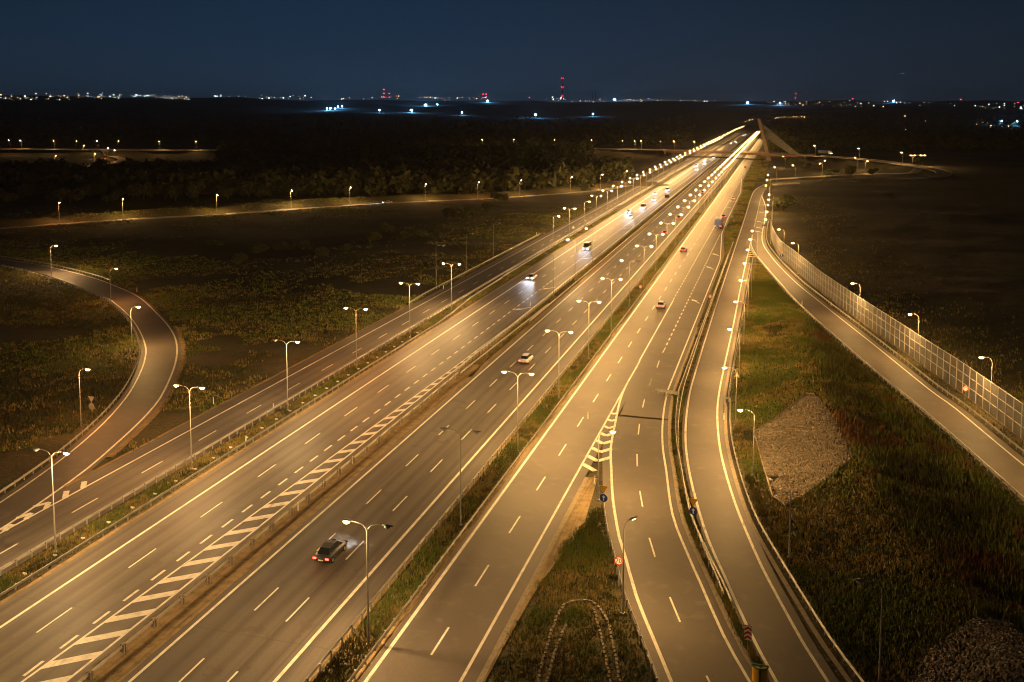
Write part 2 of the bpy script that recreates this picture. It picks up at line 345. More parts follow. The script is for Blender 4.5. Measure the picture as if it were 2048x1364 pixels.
# ------------------------------------------------------------------ ground
def axis(lo, f0, f1, hi, st, gr, mx):
    a = list(np.arange(f0, f1, st)); s = st
    x = f1
    while x < hi: a.append(x); s = min(s * gr, mx); x += s
    a.append(hi); s = st; x = f0 - st; pre = []
    while x > lo: pre.append(x); s = min(s * gr, mx); x -= s
    pre.append(lo); return np.array(pre[::-1] + a)
gx = axis(-14000, -125, 55, 14000, 1.0, 1.045, 600); gy = axis(-300, 40, 230, 15000, 1.0, 1.03, 500)
GX, GY = np.meshgrid(gx, gy); GZ = height(GX.ravel(), GY.ravel()).reshape(GX.shape)
def grid_mesh(name, X, Y, Z, m):
    ny, nx = X.shape; me = bpy.data.meshes.new(name)
    V = np.stack([X.ravel(), Y.ravel(), Z.ravel()], 1)
    i = np.arange(ny * nx).reshape(ny, nx)
    Fq = np.stack([i[:-1, :-1], i[:-1, 1:], i[1:, 1:], i[1:, :-1]], -1).reshape(-1, 4)
    return np_mesh(name, V, Fq, m, True)
def np_mesh(name, V, Fq, mats, smooth_=False, mi=None):
    me = bpy.data.meshes.new(name); k = Fq.shape[1]
    me.vertices.add(len(V)); me.vertices.foreach_set('co', V.astype(np.float32).ravel())
    me.loops.add(len(Fq) * k); me.loops.foreach_set('vertex_index', Fq.astype(np.int32).ravel())
    me.polygons.add(len(Fq)); me.polygons.foreach_set('loop_start', np.arange(0, len(Fq) * k, k, dtype=np.int32))
    for m in (mats if isinstance(mats, (list, tuple)) else [mats]): me.materials.append(m)
    if mi is not None: me.polygons.foreach_set('material_index', mi.astype(np.int32))
    if smooth_: me.polygons.foreach_set('use_smooth', np.ones(len(Fq), bool))
    me.update(calc_edges=True); me.validate(); return me
go = link(bpy.data.objects.new('ground', grid_mesh('ground', GX, GY, GZ, GROUND))); tag(go, kind='structure')
def hz(x, y): return float(height(np.array([x]), np.array([y]))[0])

# ------------------------------------------------------------------ carriageways and paint
def ribbon(name, A, B, z, m, parent=None, kind='structure', n=None):
    n = n or max(2, int(max(sum((b - a).length for a, b in zip(A, A[1:])), 10) / 4))
    a = rs(A, n); b = rs(B, n); mb = MB()
    for i in range(n - 1):
        mb.face([(a[i].x, a[i].y, a[i].z + z), (b[i].x, b[i].y, b[i].z + z), (b[i + 1].x, b[i + 1].y, b[i + 1].z + z), (a[i + 1].x, a[i + 1].y, a[i + 1].z + z)])
    o = mb.build(name, m, parent); o['kind'] = kind; return o
def line(mb, P, wd, z):
    P = [Vector(p) if len(p) == 3 else Vector((*p, 0)) for p in P]
    a = offset(P, -wd / 2); b = offset(P, wd / 2)
    for i in range(len(P) - 1):
        q = [a[i], b[i], b[i + 1], a[i + 1]]
        mb.face([(v.x, v.y, v.z + z) for v in q])
def sline(mb, x, y0, y1, wd, z=.006): mb.face([(x - wd / 2, y0, z), (x + wd / 2, y0, z), (x + wd / 2, y1, z), (x - wd / 2, y1, z)])
def dashes(mb, x, y0, y1, per, ln, wd, z=.006):
    y = y0
    while y < y1: sline(mb, x, y, y + ln, wd, z); y += per
def seg(x0, x1, y0, y1): return [Vector((x0, y0, 0)), Vector((x1, y1, 0))]

r1 = ribbon('outer_road', seg(-81.7, -81.7, 30, FAR), seg(-72.1, -72.1, 30, FAR), 0, ASPH, n=2)
m1 = MB(); sline(m1, -79.5, 40, FAR, .26); sline(m1, -72.75, 190, FAR, .22)
dashes(m1, -75.8, 73.9 - 24.3, 1500, 12.15, 4.2, .17)
# chevrons where the loop ramp joins
def strip(mb, a, b, wd, z=.008): line(mb, [a, b], wd, z)
lorx = lambda y: float(np.interp(y, [p.y for p in LOR[::-1]], [p.x for p in LOR[::-1]]))
for k in range(9):
    y = 92.8 - k * 3.0
    xl, xr = (lorx(y) if y < 93 else -82), -79.5; xm = (xl + xr) / 2
    if y > 88: strip(m1, (xr, y - .6), (xr - 1.3, y + 1.2), .65); continue
    strip(m1, (xr, y - .6), (xm - .05, y + .9), .6); strip(m1, (xm + .05, y + .9), (xl, y - .6), .6, .0082)
o = m1.build('lane_markings', PAINT, r1); o['kind'] = 'structure'

r2 = ribbon('main_carriageway', seg(-67.7, -67.7, 30, FAR), seg(-53.0, -53.0, 30, FAR), 0, ASPH, n=2)
m2 = MB(); sline(m2, -64.85, 40, FAR, .3); dashes(m2, -61.15, 64.6 - 24.3, 1600, 12.15, 4.3, .18)
dashes(m2, -57.4, 59.1 - 12.1, 900, 4.03, 2.15, .28); sline(m2, -53.6, 40, FAR, .24)
h1 = [(-57.3, 40), (-56.9, 58.4), (-55.9, 91.7), (-54.35, 153.2), (-53.75, 186)]
line(m2, h1, .24, .006)
hx = lambda y: float(np.interp(y, [q[1] for q in h1], [q[0] for q in h1]))
y = 52.9
while y < 168:
    x0 = hx(y); k = (-53.6 - x0)
    mlen = k * .8
    m2.face([(x0, y, .0078), (-53.6, y + mlen, .0078), (-53.6, y + mlen + 1.15, .0078), (x0, y + 1.15, .0078)]); y += 3.62
def arrow(mb, tip, tail, wd=.5, z=.008):
    a = Vector((*tip, z)); b = Vector((*tail, z)); d = (b - a).normalized(); n = Vector((d.y, -d.x, 0)); s = a + d * ((b - a).length * .42)
    mb.face([tuple(a), tuple(s + n * wd * 1.35), tuple(s - n * wd * 1.35)])
    mb.face([tuple(s + n * wd * .38), tuple(b + n * wd * .25), tuple(b - n * wd * .25), tuple(s - n * wd * .38)])
for a, b in (((-57.2, 203.8), (-54.0, 208)), ((-57.1, 229.8), (-54.3, 233.5)), ((-57.0, 280.6), (-54.4, 284.5)), ((-57.1, 357.6), (-54.3, 361))): arrow(m2, a, b, .55)
o = m2.build('lane_markings', PAINT, r2); o['kind'] = 'structure'

r3 = ribbon('main_carriageway', seg(-49.4, -49.4, 30, FAR), seg(-35.05, -35.05, 30, FAR), 0, ASPH, n=2)
m3 = MB(); sline(m3, -48.7, 40, FAR, .28); dashes(m3, -44.87, 73.0 - 24.2, 1600, 12.1, 4.3, .18); dashes(m3, -41.18, 72.1 - 24.2, 1600, 12.1, 4.3, .18); sline(m3, -37.6, 40, FAR, .32)
o = m3.build('lane_markings', PAINT, r3); o['kind'] = 'structure'

r4 = ribbon('slip_carriageway', seg(-31.2, -31.2, 30, FAR), seg(-22.2, -22.2, 30, FAR), 0, ASPH2, n=2)
ribbon('slip_carriageway_lane', [Vector((-22.2, 620, 0)), Vector((-22.2, 178, 0)), Vector((-22.4, 150, 0)), Vector((-21.9, 137, 0))],
       [Vector((-22.1, 620, 0)), Vector((-19.3, 535, 0)), Vector((-19.3, 400, 0)), Vector((-18.9, 352, 0)), Vector((-15.7, 300, 0)), Vector((-15.7, 165, 0)), Vector((-15.5, 148, 0)), Vector((-14.7, 137, 0))], -.004, ASPH2)
def cut(P, y0, y1): return [p for p in P if y0 <= p.y <= y1]
R2Rc = cut(R2R, 0, 137.2)
ribbon('exit_road', offset(cut(R2L, 0, 137.2), 1.1), offset(R2Rc, -.75), -.008, ASPH2)
m4 = MB(); sline(m4, -30.65, 40, FAR, .32); dashes(m4, -26.95, 70.8 - 23.8, 1600, 11.87, 4.4, .19)
sline(m4, -23.4, 40, 168, .26); sline(m4, -23.5, 168, 225, .28); dashes(m4, -23.6, 226, 620, 4.03, 2.1, .26)
line(m4, cut(R2L, 0, 166), .30, .010); line(m4, cut(R2R, 0, 292) and [Vector((-20.1, 400, 0)), Vector((-19.6, 352, 0)), Vector((-16.6, 293, 0))] + cut(R2R, 0, 290), .26, .006)
line(m4, [Vector((-23.6, 640, 0)), Vector((-20.1, 535, 0)), Vector((-20.1, 400, 0))], .24, .006)
dashes(m4, -20.1, 181, 350, 4.03, 2.1, .26)
for a, b in (((1160, 1180), (1178, 1125)), ((1100, 1325), (1118, 1270)), ((1205, 1062), (1228, 1020))):
    p, q = at(1024 + a[0] / 4, 440 + a[1] / 4), at(1024 + b[0] / 4, 440 + b[1] / 4); strip(m4, p, q, .18, .010)
for a, b in (((1097, 125), (1115, 70)), ((1045, 300), (1060, 235)), ((1010, 515), (1020, 432)), ((1002, 770), (1000, 672)), ((1045, 1095), (1022, 968))):
    p, q = at(1024 + a[0] / 4, 740 + a[1] / 4), at(1024 + b[0] / 4, 740 + b[1] / 4); strip(m4, p, q, .18, .010)
for a, b in (((1145, 360), (1098, 207)), ((1345, 880), (1262, 680)), ((1610, 1420), (1555, 1310))):
    p, q = at(1024 + a[0] / 4, 1024 + a[1] / 4), at(1024 + b[0] / 4, 1024 + b[1] / 4); strip(m4, p, q, .18, .010)
r2lx = lambda y: float(np.interp(y, [p.y for p in R2L[::-1]], [p.x for p in R2L[::-1]]))
for k in range(8):
    y = 116.2 + 3.05 * k; xl, xr = -23.35, r2lx(y); xm = (xl + xr) / 2 + .1
    wd = .75 if k < 5 else .6
    strip(m4, (xl, y), (xm + .06, y - 2.0 * (xm - xl) / 2), wd, .012)
    if k > 0: strip(m4, (xm - .06, y - 2.0 * (xm - xl) / 2), (xr, y + .2), wd, .0122)
for a, b in (((-17.2, 222.8), (-19.4, 227.5)), ((-17.2, 272.3), (-19.6, 277.2)), ((-17.1, 297.5), (-19.6, 303))): arrow(m4, b, a, .55, .01)
for a, b in (((-20.6, 387.2), (-23.2, 391)), ((-20.6, 447), (-23.2, 451)), ((-20.6, 478), (-23.2, 482))): arrow(m4, b, a, .6, .01)
o = m4.build('lane_markings', PAINT, r4); o['kind'] = 'structure'

r5 = ribbon('side_road', offset(R3L, .5), offset(R3R, -.9), 0, ASPH2)
m5 = MB(); line(m5, R3L, .28, .006); line(m5, cut(R3R, 0, 352), .28, .006)
y = 376
while y < 540:
    sline(m5, -8.7 + max(0, y - 500) * .018, y, y + 2.1, .26); y += 4.03
for a, b in (((-5.6, 392), (-8.3, 396)), ((-5.4, 360), (-8.1, 364)), ((-5.4, 372), (-8.1, 376)), ((-5.9, 430), (-8.3, 433))): arrow(m5, b, a, .55, .01)
o = m5.build('lane_markings', PAINT, r5); o['kind'] = 'structure'
r6 = ribbon('ramp_road', offset(RAL, .6) , offset([Vector((-5.2, 345, 0))] + cut(RAR, 0, 340), -1.1), -.004, ASPH2)
ribbon('ramp_road_lane', [Vector((-8.7, 345, 0)), Vector((-9, 520, 0))], [Vector((-4.3, 345, 0)), Vector((-4.6, 440, 0)), Vector((-8.5, 520, 0))], -.008, ASPH2)
m6 = MB(); line(m6, RAL, .24, .006); line(m6, RAR, .26, .006)
for k in range(6):
    y = 300 + k * 4.2; xl = -8.6; xr = float(np.interp(y, [p.y for p in RAL[::-1]], [p.x for p in RAL[::-1]])); xm = (xl + xr) / 2
    strip(m6, (xl, y), (xm, y - 1), .7, .008); strip(m6, (xm, y - 1), (xr, y), .7, .0082)
o = m6.build('lane_markings', PAINT, r6); o['kind'] = 'structure'
r7 = ribbon('loop_ramp', offset(LOL, .9) , offset(LOR, -.7), -.004, ASPH2)
m7 = MB(); line(m7, LOR, .3, .004); line(m7, LOL, .26, .004)
o = m7.build('lane_markings', PAINT, r7); o['kind'] = 'structure'
r8 = ribbon('far_ramp', offset(W440, -3.1), offset(W440, 3.1), 0, ASPH3)
m8 = MB(); line(m8, offset(W440, -2.2), .2, .01); line(m8, offset(W440, 2.2), .2, .01)
o = m8.build('lane_markings', PAINT, r8); o['kind'] = 'structure'
for nm, P in (('far_loop_road', LOOPL), ('far_loop_road', LOOPR)):
    for p in P: p.z = max(p.z, hz(p.x, p.y) + .25)
    rr = ribbon(nm, offset(P, -3.2), offset(P, 3.2), .0, ASPH3); mm = MB(); line(mm, offset(P, -2.7), .3, .03); line(mm, offset(P, 2.7), .3, .03); o = mm.build('lane_markings', PAINT, rr); o['kind'] = 'structure'
for p in MAINF: p.z = hz(p.x, p.y) + 1.0
ribbon('far_motorway', offset(MAINF, -32), offset(MAINF, 28), 0, ASPH)
# sandy verge and gravel strips
def strip_ground(name, A, B, z, m): return ribbon(name, A, B, z, m, kind='structure')
strip_ground('central_reserve', seg(-53.0, -53.0, 40, 190), seg(-49.4, -49.4, 40, 150), .012, DIRT)
strip_ground('gravel_verge', seg(-53.0, -53.0, 190, 700), seg(-52.6, -52.6, 190, 700), .012, DIRT)
strip_ground('gravel_verge', seg(-50.1, -50.1, 150, 700), seg(-49.4, -49.4, 150, 700), .012, DIRT)
strip_ground('gravel_verge', seg(-31.75, -31.75, 40, 600), seg(-31.2, -31.2, 40, 600), .016, DIRT)
strip_ground('gravel_verge', seg(-35.05, -35.05, 40, 600), seg(-34.7, -34.7, 40, 600), .016, DIRT)
strip_ground('gravel_verge', seg(-68.3, -68.3, 40, 600), seg(-67.7, -67.7, 40, 600), .012, DIRT)
strip_ground('gravel_verge', seg(-82.25, -82.25, 92, 205), seg(-81.7, -81.7, 92, 205), .012, DIRT)
ribbon('gore_asphalt', [Vector((lorx(y) + .5, y, 0)) for y in (97.4, 94, 90, 85, 78, 70, 60)], [Vector((-81.6, y, 0)) for y in (97.4, 94, 90, 85, 78, 70, 60)], -.006, ASPH2)
strip_ground('kerb_gutter', seg(-22.2, -22.2, 40, 112), seg(-21.7, -21.7, 40, 112), .02, CONC)
strip_ground('dirt_verge', [Vector((-21.7, 40, 0)), Vector((-21.7, 112, 0))], [Vector((-21.5, 40, 0)), Vector((-21.5, 72, 0)), Vector((-21.2, 84, 0)), Vector((-19.6, 98, 0)), Vector((-20.6, 112, 0))], .03, DIRT)
strip_ground('kerb_gutter', offset(cut(R2R, 0, 200), -.75), offset(cut(R2R, 0, 200), -1.25), .02, CONC)
strip_ground('kerb_gutter', offset(cut(R3K, 0, 290), .45), offset(cut(R3K, 0, 290), .0), .02, CONC)
strip_ground('dirt_verge', offset(cut(R2L, 0, 112), -.1), offset(cut(R2L, 0, 112), .9), .0, ASPH2)
strip_ground('gravel_verge', offset(cut(LOR, 98, 170), -.7), offset(cut(LOR, 98, 170), -1.6), .0, DIRT)

# ------------------------------------------------------------------ guard rails
postme = MB(); postme.box((0, 0, .36), (.10, .12, .72)); postme.box((.08, 0, .62), (.10, .10, .18)); POSTM = postme.mesh('post', STEEL)
def guard_rail(P, side, label, step=2.0, near=120, z0=0.0, spacer=False):
    """P: polyline; side +1 faces the beam to the right of travel"""
    root = empty('guard_rail', P[0], 0, label=label, cat='guard rail', group='steel guard rails along the roads')
    base = Vector(P[0])
    Nn = normals(P)
    prof = [(0, .45), (.045, .49), (.045, .54), (0, .59), (0, .62), (.045, .67), (.045, .72), (0, .76), (-.02, .74), (.02, .70), (.02, .68), (-.02, .62), (-.02, .59), (.02, .54), (.02, .50), (-.02, .45)]
    rings = []
    for p, n in zip(P, Nn):
        rings.append([(p - base) + n * side * (.12 + a) + Vector((0, 0, b + z0)) for a, b in prof])
    mb = MB(); mb.loft(rings); mb.build('beam', STEEL, root)
    far = MB(); k = 0
    for p, h in resample(P, step):
        q = p - base
        if math.hypot(p.x, p.y) < near and k < 60:
            inst('post', POSTM, root, (q.x, q.y, q.z + z0), h - PI / 2 if side > 0 else h + PI / 2); k += 1
        else:
            if math.hypot(p.x, p.y) < 420: far.box((q.x, q.y, .36 + q.z + z0), (.12, .12, .72), h)
    if far.v: o = far.build('far_posts', STEEL, root); o['kind'] = 'stuff'
    return root
def sg(x0, x1, y0, y1, n=12): return [Vector((x0 + (x1 - x0) * i / n, y0 + (y1 - y0) * i / n, 0)) for i in range(n + 1)]
guard_rail(sg(-72.1, -72.1, 40, 900), -1, 'steel guard rail between the leftmost straight road and its lamp strip')
guard_rail(smooth([(-68.4, 40), (-68.4, 120), (-68.4, 185), (-68.9, 196), (-70.2, 212), (-70.6, 240)], 8) , 1, 'guard rail on the east side of the left lamp strip, bending in at its end')
guard_rail(sg(-70.9, -70.9, 242, 1000), 1, 'steel guard rail carrying on up the lamp strip beyond the bend', near=0)
guard_rail(sg(-51.75, -51.75, 40, 150), -1, 'low steel rail on block spacers in the bare central reserve beside the hatched paint', step=4.0)
guard_rail(sg(-52.5, -52.5, 150, 1000), -1, 'left one of the two steel rails in the grassy central reserve', near=0)
guard_rail(smooth([(-51.55, 150), (-51.3, 170), (-50.6, 210), (-50.2, 260), (-50.2, 1000)], 15), 1, 'right one of the two steel rails in the grassy central reserve', near=0)
guard_rail(sg(-34.7, -34.7, 40, 1100), -1, 'left guard rail of the grass strip holding the double-armed lamps')
guard_rail(sg(-31.65, -31.65, 40, 1100), 1, 'right guard rail of the grass strip holding the double-armed lamps')
G6 = [p for p in offset(R3L, 1.15) if 84 < p.y < 330]; G7 = [p for p in offset(R2R, -2.0) if 84 < p.y < 300]
guard_rail(G7, 1, 'left rail of the pair in the narrow strip between the two curving roads'); guard_rail(G6, -1, 'right rail of the pair in the narrow strip between the two curving roads')
G8 = [p for p in offset(R3K, -.5) if 40 < p.y < 295]
guard_rail(G8, 1, 'guard rail between the curving side road and the foot of the grassy bank')
guard_rail([p for p in offset(R2L, 1.3) if 50 < p.y < 109], -1, 'guard rail along the right edge of the grass wedge with the 70 sign')
guard_rail([p for p in offset(RAL, .95) if 60 < p.y < 318], -1, 'guard rail on the inner side of the ramp facing the planted bank', near=150)
guard_rail([p for p in offset(RAR, -1.6) if 60 < p.y < 395], 1, 'guard rail of the ramp in front of the glass noise barrier', near=150)
guard_rail([p for p in offset(LOL, 1.1) if p.x > -330 and p.y > 64], -1, 'guard rail round the inside of the loop ramp', near=190)
guard_rail([p for p in offset(LOR, -1.0) if p.x < -168], 1, 'pale guard rail on the outside of the loop ramp, at its far end', near=0)
guard_rail(smooth([(-82.1, 203), (-82.7, 214), (-82.7, 330)], 10), 1, 'guard rail on the left edge of the outer road by the three dark lamps', near=0)
# small reflector tabs on the east rail of the lamp strip and blocks on the central rail
tabm = MB(); tabm.box((0, 0, .80), (.42, .05, .14)); tabm.box((0, 0, .70), (.06, .06, .1)); TABM = tabm.mesh('reflector', WHITE)
rt = empty('reflector_row', (-68.95, 44, 0), label='row of pale reflector tabs on brackets beside the east rail of the lamp strip', cat='reflectors')
for i in range(34): inst('reflector', TABM, rt, (0, i * 3.96, 0), .15)
blm = MB(); blm.box((0, 0, .30), (.5, .30, .60)); blm.box((-.05, 0, .66), (.34, .34, .12)); BLM = blm.mesh('spacer_block', CONC)
br = empty('spacer_blocks', (-51.95, 44, 0), label='row of grey spacer blocks carrying the rail of the bare central reserve', cat='rail supports')
for i in range(26): inst('spacer_block', BLM, br, (0, i * 4.05, 0), .2)

# ------------------------------------------------------------------ street lamps
def arm_pts(h, reach, rise, s):
    return [Vector((0, 0, h - rise - .1)), Vector((s * .06, 0, h - rise * .55)), Vector((s * reach * .22, 0, h - rise * .18)), Vector((s * reach * .55, 0, h - .02)), Vector((s * reach, 0, h + .02))]
LM = {}
def lamp_meshes(h, reach):
    k = (h, reach)
    if k in LM: return LM[k]
    rise = .95
    mb = MB(); mb.tube([(0, 0, -.3), (0, 0, .5), (0, 0, h * .5), (0, 0, h - rise)], [.092, .085, .066, .045], 8); mb.box((0, 0, .05), (.34, .34, .12)); mb.box((.11, 0, .9), (.06, .12, .34)); pole = mb.mesh('pole', POLE, False)
    arms = {}
    for s in (-1, 1):
        mb = MB(); mb.tube(arm_pts(h, reach, rise, s), [.042, .040, .036, .033, .03], 6); arms[s] = mb.mesh('arm', POLE)
    # head: flattened housing, long axis along the arm
    def shell(L0, Wd, zt, zb, top):
        rr = []
        for t, w_, hh in ((0, .35, .5), (.12, .8, .8), (.45, 1, 1), (.85, .8, .8), (1, .25, .4)):
            r = []
            for a in range(8):
                an = 2 * PI * a / 8; r.append(((t - .35) * L0, math.cos(an) * Wd / 2 * w_, zt * max(0, math.sin(an)) * hh + zb * min(0, math.sin(an)) * hh * -1 * -1))
            rr.append(r)
        return rr
    mb = MB(); mb.loft(shell(.95, .36, .13, .05, 1)); head = mb.mesh('lamp_head', HOUS, True)
    bowl = MB(); n0 = 0
    cx_, a, b, dp = .12, .29, .235, .25
    ringsB = []
    for t, zz in ((1, -.01), (.98, -.10), (.72, -.20), (.3, -dp)):
        ringsB.append([(cx_ + a * t * math.cos(2 * PI * i / 10), b * t * math.sin(2 * PI * i / 10), zz) for i in range(10)])
    bowl.loft(ringsB[::-1], True)
    return LM.setdefault(k, (pole, arms, head, bowl, {}))
def bowl_mesh(h, reach, m):
    if m is F_:
        mb = MB(); mb.face([(.12 + .30 * math.cos(-2 * PI * i / 12), .15 * math.sin(-2 * PI * i / 12), -.052) for i in range(12)]); return mb.mesh('lamp_bowl', m)
    pole, arms, head, bowl, cache = lamp_meshes(h, reach)
    if m.name not in cache: cache[m.name] = bowl.mesh('lamp_bowl', m, True)
    return cache[m.name]
def street_lamp(x, y, z, h, reach, heads, label, group, rz=0, far=False):
    """heads: list of (side, material)"""
    pole, arms, head, bowl, cache = lamp_meshes(h, reach)
    root = empty('street_lamp', (x, y, z), rz, label=label, cat='street lamp', group=group)
    inst('pole', pole, root)
    for s, m in heads:
        a = inst('arm', arms[s], root)
        hd = inst('lamp_head', head, root, (s * reach, 0, h), 0 if s > 0 else PI)
        inst('lamp_bowl', bowl_mesh(h, reach, m), hd)
    return root
ORD = ['first', 'second', 'third', 'fourth', 'fifth', 'sixth', 'seventh', 'eighth', 'ninth', 'tenth', 'eleventh', 'twelfth', 'thirteenth', 'fourteenth', 'fifteenth', 'sixteenth', 'seventeenth', 'eighteenth', 'nineteenth', 'twentieth',
       'twenty-first', 'twenty-second', 'twenty-third', 'twenty-fourth', 'twenty-fifth', 'twenty-sixth', 'twenty-seventh', 'twenty-eighth', 'twenty-ninth', 'thirtieth']
W_, S_, O_, X_ = SODIUM2, SODIUM, ORANGE, OFFGL
F_ = SODIUM.copy(); F_.name = 'sodium_flat_glass_light'
# grass strip between the two main directions' right-hand roads
ys = [70.7, 94.9, 118.4, 142.8, 167, 191, 215.4, 239.7, 264.1, 290.7]
while ys[-1] < 1500: ys.append(ys[-1] + (24.9 if ys[-1] < 800 else 36))
for i, y in enumerate(ys):
    hd = [(-1, S_), (1, S_)]; st = 'double-armed lamp with both heads lit'
    if i == 0: hd = [(-1, W_), (1, X_)]; st = 'double-armed lamp with only the left head lit'
    if i == 1: hd = [(-1, X_), (1, X_)]; st = 'double-armed lamp with both heads dark'
    if i == 6: hd = [(-1, S_), (1, X_)]; st = 'double-armed lamp with a dark right head'
    if i < 26: lb = '%s, %s along the middle grass strip' % (st, ORD[i])
    else: lb = 'tiny double-armed lamp far up the middle grass strip near and past the bridge'
    street_lamp(-32.6, y, 0, 10.7, 1.75, hd, lb, 'double lamps of the middle grass strip')
ys = [53.0, 77.6, 101.1, 125.5, 149.8, 174.8, 200.0, 300, 325, 351.5, 375.7, 400.8, 426.8, 452, 476.8, 502, 526, 552, 578.5]
while ys[-1] < 1180: ys.append(ys[-1] + (25.2 if ys[-1] < 720 else 38))
for i, y in enumerate(ys):
    hd = [(-1, S_), (1, W_)]; st = 'double-armed lamp with both heads lit'
    if i in (1, 3): hd = [(-1, X_), (1, W_)]; st = 'double-armed lamp with a dark left head'
    if i == 4: hd = [(-1, O_), (1, O_)]; st = 'double-armed lamp glowing dim orange'
    if i in (2, 5): hd = [(-1, O_), (1, W_)]
    if i in (7, 9): hd = [(1, W_)]; st = 'single-armed lamp'
    if i < 28: lb = '%s, %s along the left lamp strip' % (st, ORD[i])
    else: lb = 'tiny double-armed lamp far up the left lamp strip near and past the bridge'
    street_lamp(-70.6, y, 0, 10.7, 1.75, hd, lb, 'lamps of the left strip between outer road and carriageway')
for i in range(8):
    street_lamp(-72 - i * .35 - (i > 10) * (i - 10) * 1.2, 1230 + i * 110, 0, 11, 1.75, [(-1, S_), (1, S_)], 'tiny distant lamp where the motorway fades towards the town', 'far lamps along the motorway')
for i, y in enumerate([227, 251.4, 277.7]): street_lamp(-84.3, y, -.1, 10.7, 1.9, [(1, X_)], 'unlit single lamp left of the outer road, %s of three from the camera' % ORD[i], 'unlit lamps left of the outer road')
for i, (y, m) in enumerate([(221, X_), (246, W_), (271, O_)]): street_lamp(-51.85, y, 0, 10.7, 1.9, [(-1, m)], ['dark single lamp in the central reserve beside the first lane arrows', 'bright single lamp in the central reserve, between a dark and an orange one', 'orange single lamp in the central reserve, farthest of three'][i], 'single lamps in the central reserve')
# slender lamps along the curving side road
side = [(-19.35, 105.6, 1.5, S_, 1, 'bright lamp on the nose of the grass wedge beside the white chevrons'), (-12.6, 81.5, 0, F_, 2, 'flat-glass lamp seen dark from behind, standing in the grass wedge beside the 70 sign'),
        (-2.2, 118.2, 0, S_, -1, 'lit lamp beside the gravel slope'), (1.9, 96.8, 0, X_, -1, 'unlit lamp in front of the gravel slope'), (8.6, 76.8, 0, X_, -1, 'unlit lamp in the dark grass at the bottom of the bank')]
for x, y, z, m, s, lb in side:
    rz = 0
    if s == 2: street_lamp(x, y, 0, 8.5, 1.2, [(1, m)], lb, 'slender single lamps', math.radians(60))
    elif s == 1: street_lamp(x, y, 0, 8.3, 1.5, [(1, m)], lb, 'slender single lamps', math.radians(10))
    else: street_lamp(x, y, 0, 8.3, 1.6, [(-1, m)], lb, 'slender single lamps', math.radians(8))
r3y = [136.9, 161.7, 185.7, 209.4, 233.3, 256.3, 277, 297, 329.7, 354.5, 379, 403.3, 428, 478.3, 515, 555]
for i, y in enumerate(r3y):
    xl = -6.9 - .6 * min(1, (y - 137) / 30) if y < 300 else (-3.9 if y < 430 else -6)
    street_lamp(xl + 1.75, y, 0, 8.4, 1.6, [(-1, S_ if i % 6 != 4 or y < 200 else O_)], 'single lamp beside the curving side road, %s from the near end' % ORD[i], 'row of single lamps beside the side road')
for i, (x, y) in enumerate([(36.6, 124.0), (31.2, 152.5), (24.9, 181.8), (17.2, 211.5), (11.0, 243), (5.7, 271.5), (2.0, 302), (42.0, 96)]):
    street_lamp(x, y, hz(x, y), 8.6, 1.5, [(-1, S_)], 'lamp rising behind the glass noise barrier, %s counted from the near end' % ORD[i], 'lamps behind the noise barrier', math.radians(12)) if i != 4 else None
for i, (x, y, m) in enumerate([(-190.5, 212.3, W_), (-149.2, 184.5, O_), (-116.2, 149.0, S_), (-95.6, 111.0, O_)]):
    street_lamp(x, y, hz(x, y), 8.5, 1.3, [(1, m)], ['bright lamp at the far left end of the loop ramp', 'dim orange lamp in the upper bend of the loop ramp', 'bright lamp inside the tight bend of the loop ramp', 'orange lamp in the dark grass beside the triangular sign'][i], 'lamps along the loop ramp', math.radians([35, 40, 30, 5][i]))
for i, (a, b) in enumerate(((86, 440), (264, 431), (426, 420), (574, 413), (708, 407), (832, 400), (945, 395), (1049, 389), (1133, 383), (1201, 377), (1246, 370))):
    p, rz_ = beside(W440, a + 3, -4.1); street_lamp(p.x, p.y, 0, 8.3, 1.1, [(1, [O_, S_, S_, W_, S_, S_, O_, S_, S_, S_, O_][i])], 'lamp standing behind the far slip road, %s from the left' % ORD[i], 'lamps behind the far slip road', rz_)
for i, (a, b) in enumerate(((21, 273), (48, 271), (105, 275), (195, 278), (317, 278), (397, 280), (970, 278), (1027, 275), (1107, 276), (1187, 276), (1243, 284), (1269, 277), (1288, 285), (1326, 285), (1352, 285), (1395, 284), (1628, 288), (1721, 294), (1802, 301))):
    p, rz_ = beside(OVER, a, -5.3); m = O_ if i in (0, 10, 12, 13, 14, 15) else S_
    street_lamp(p.x, p.y, p.z, 8.6, 1.3, [(1, m)], 'lamp on the distant overpass road, %s from the left' % ORD[i], 'lamps along the overpass road', rz_)
for i, (a, b) in enumerate(((110, 333), (189, 328), (167, 308), (215, 314), (228, 319), (152, 297), (236, 297))):
    p = at(a, b, 1.5); street_lamp(p.x, p.y, 1.2, 8.6, .8, [(1, S_ if i < 4 else O_)], 'lamp near the distant loop on the left, %s of seven counted' % ORD[i], 'lamps round the distant left loop')
for i, (a, b) in enumerate(((1570, 334), (1645, 344), (1590, 356), (1644, 351), (1553, 360), (1714, 337), (1730, 345), (1825, 331), (1845, 331))):
    p = at(a, b, 1.0)
    street_lamp(p.x, p.y, .6, 8.6, 1.3, [(1 if i in (1, 6) else -1, S_)] if i < 7 else [(-1, S_), (1, S_)], 'lamp in the interchange right of the pylon, %s counted outwards' % ORD[i], 'lamps of the right-hand loop roads')

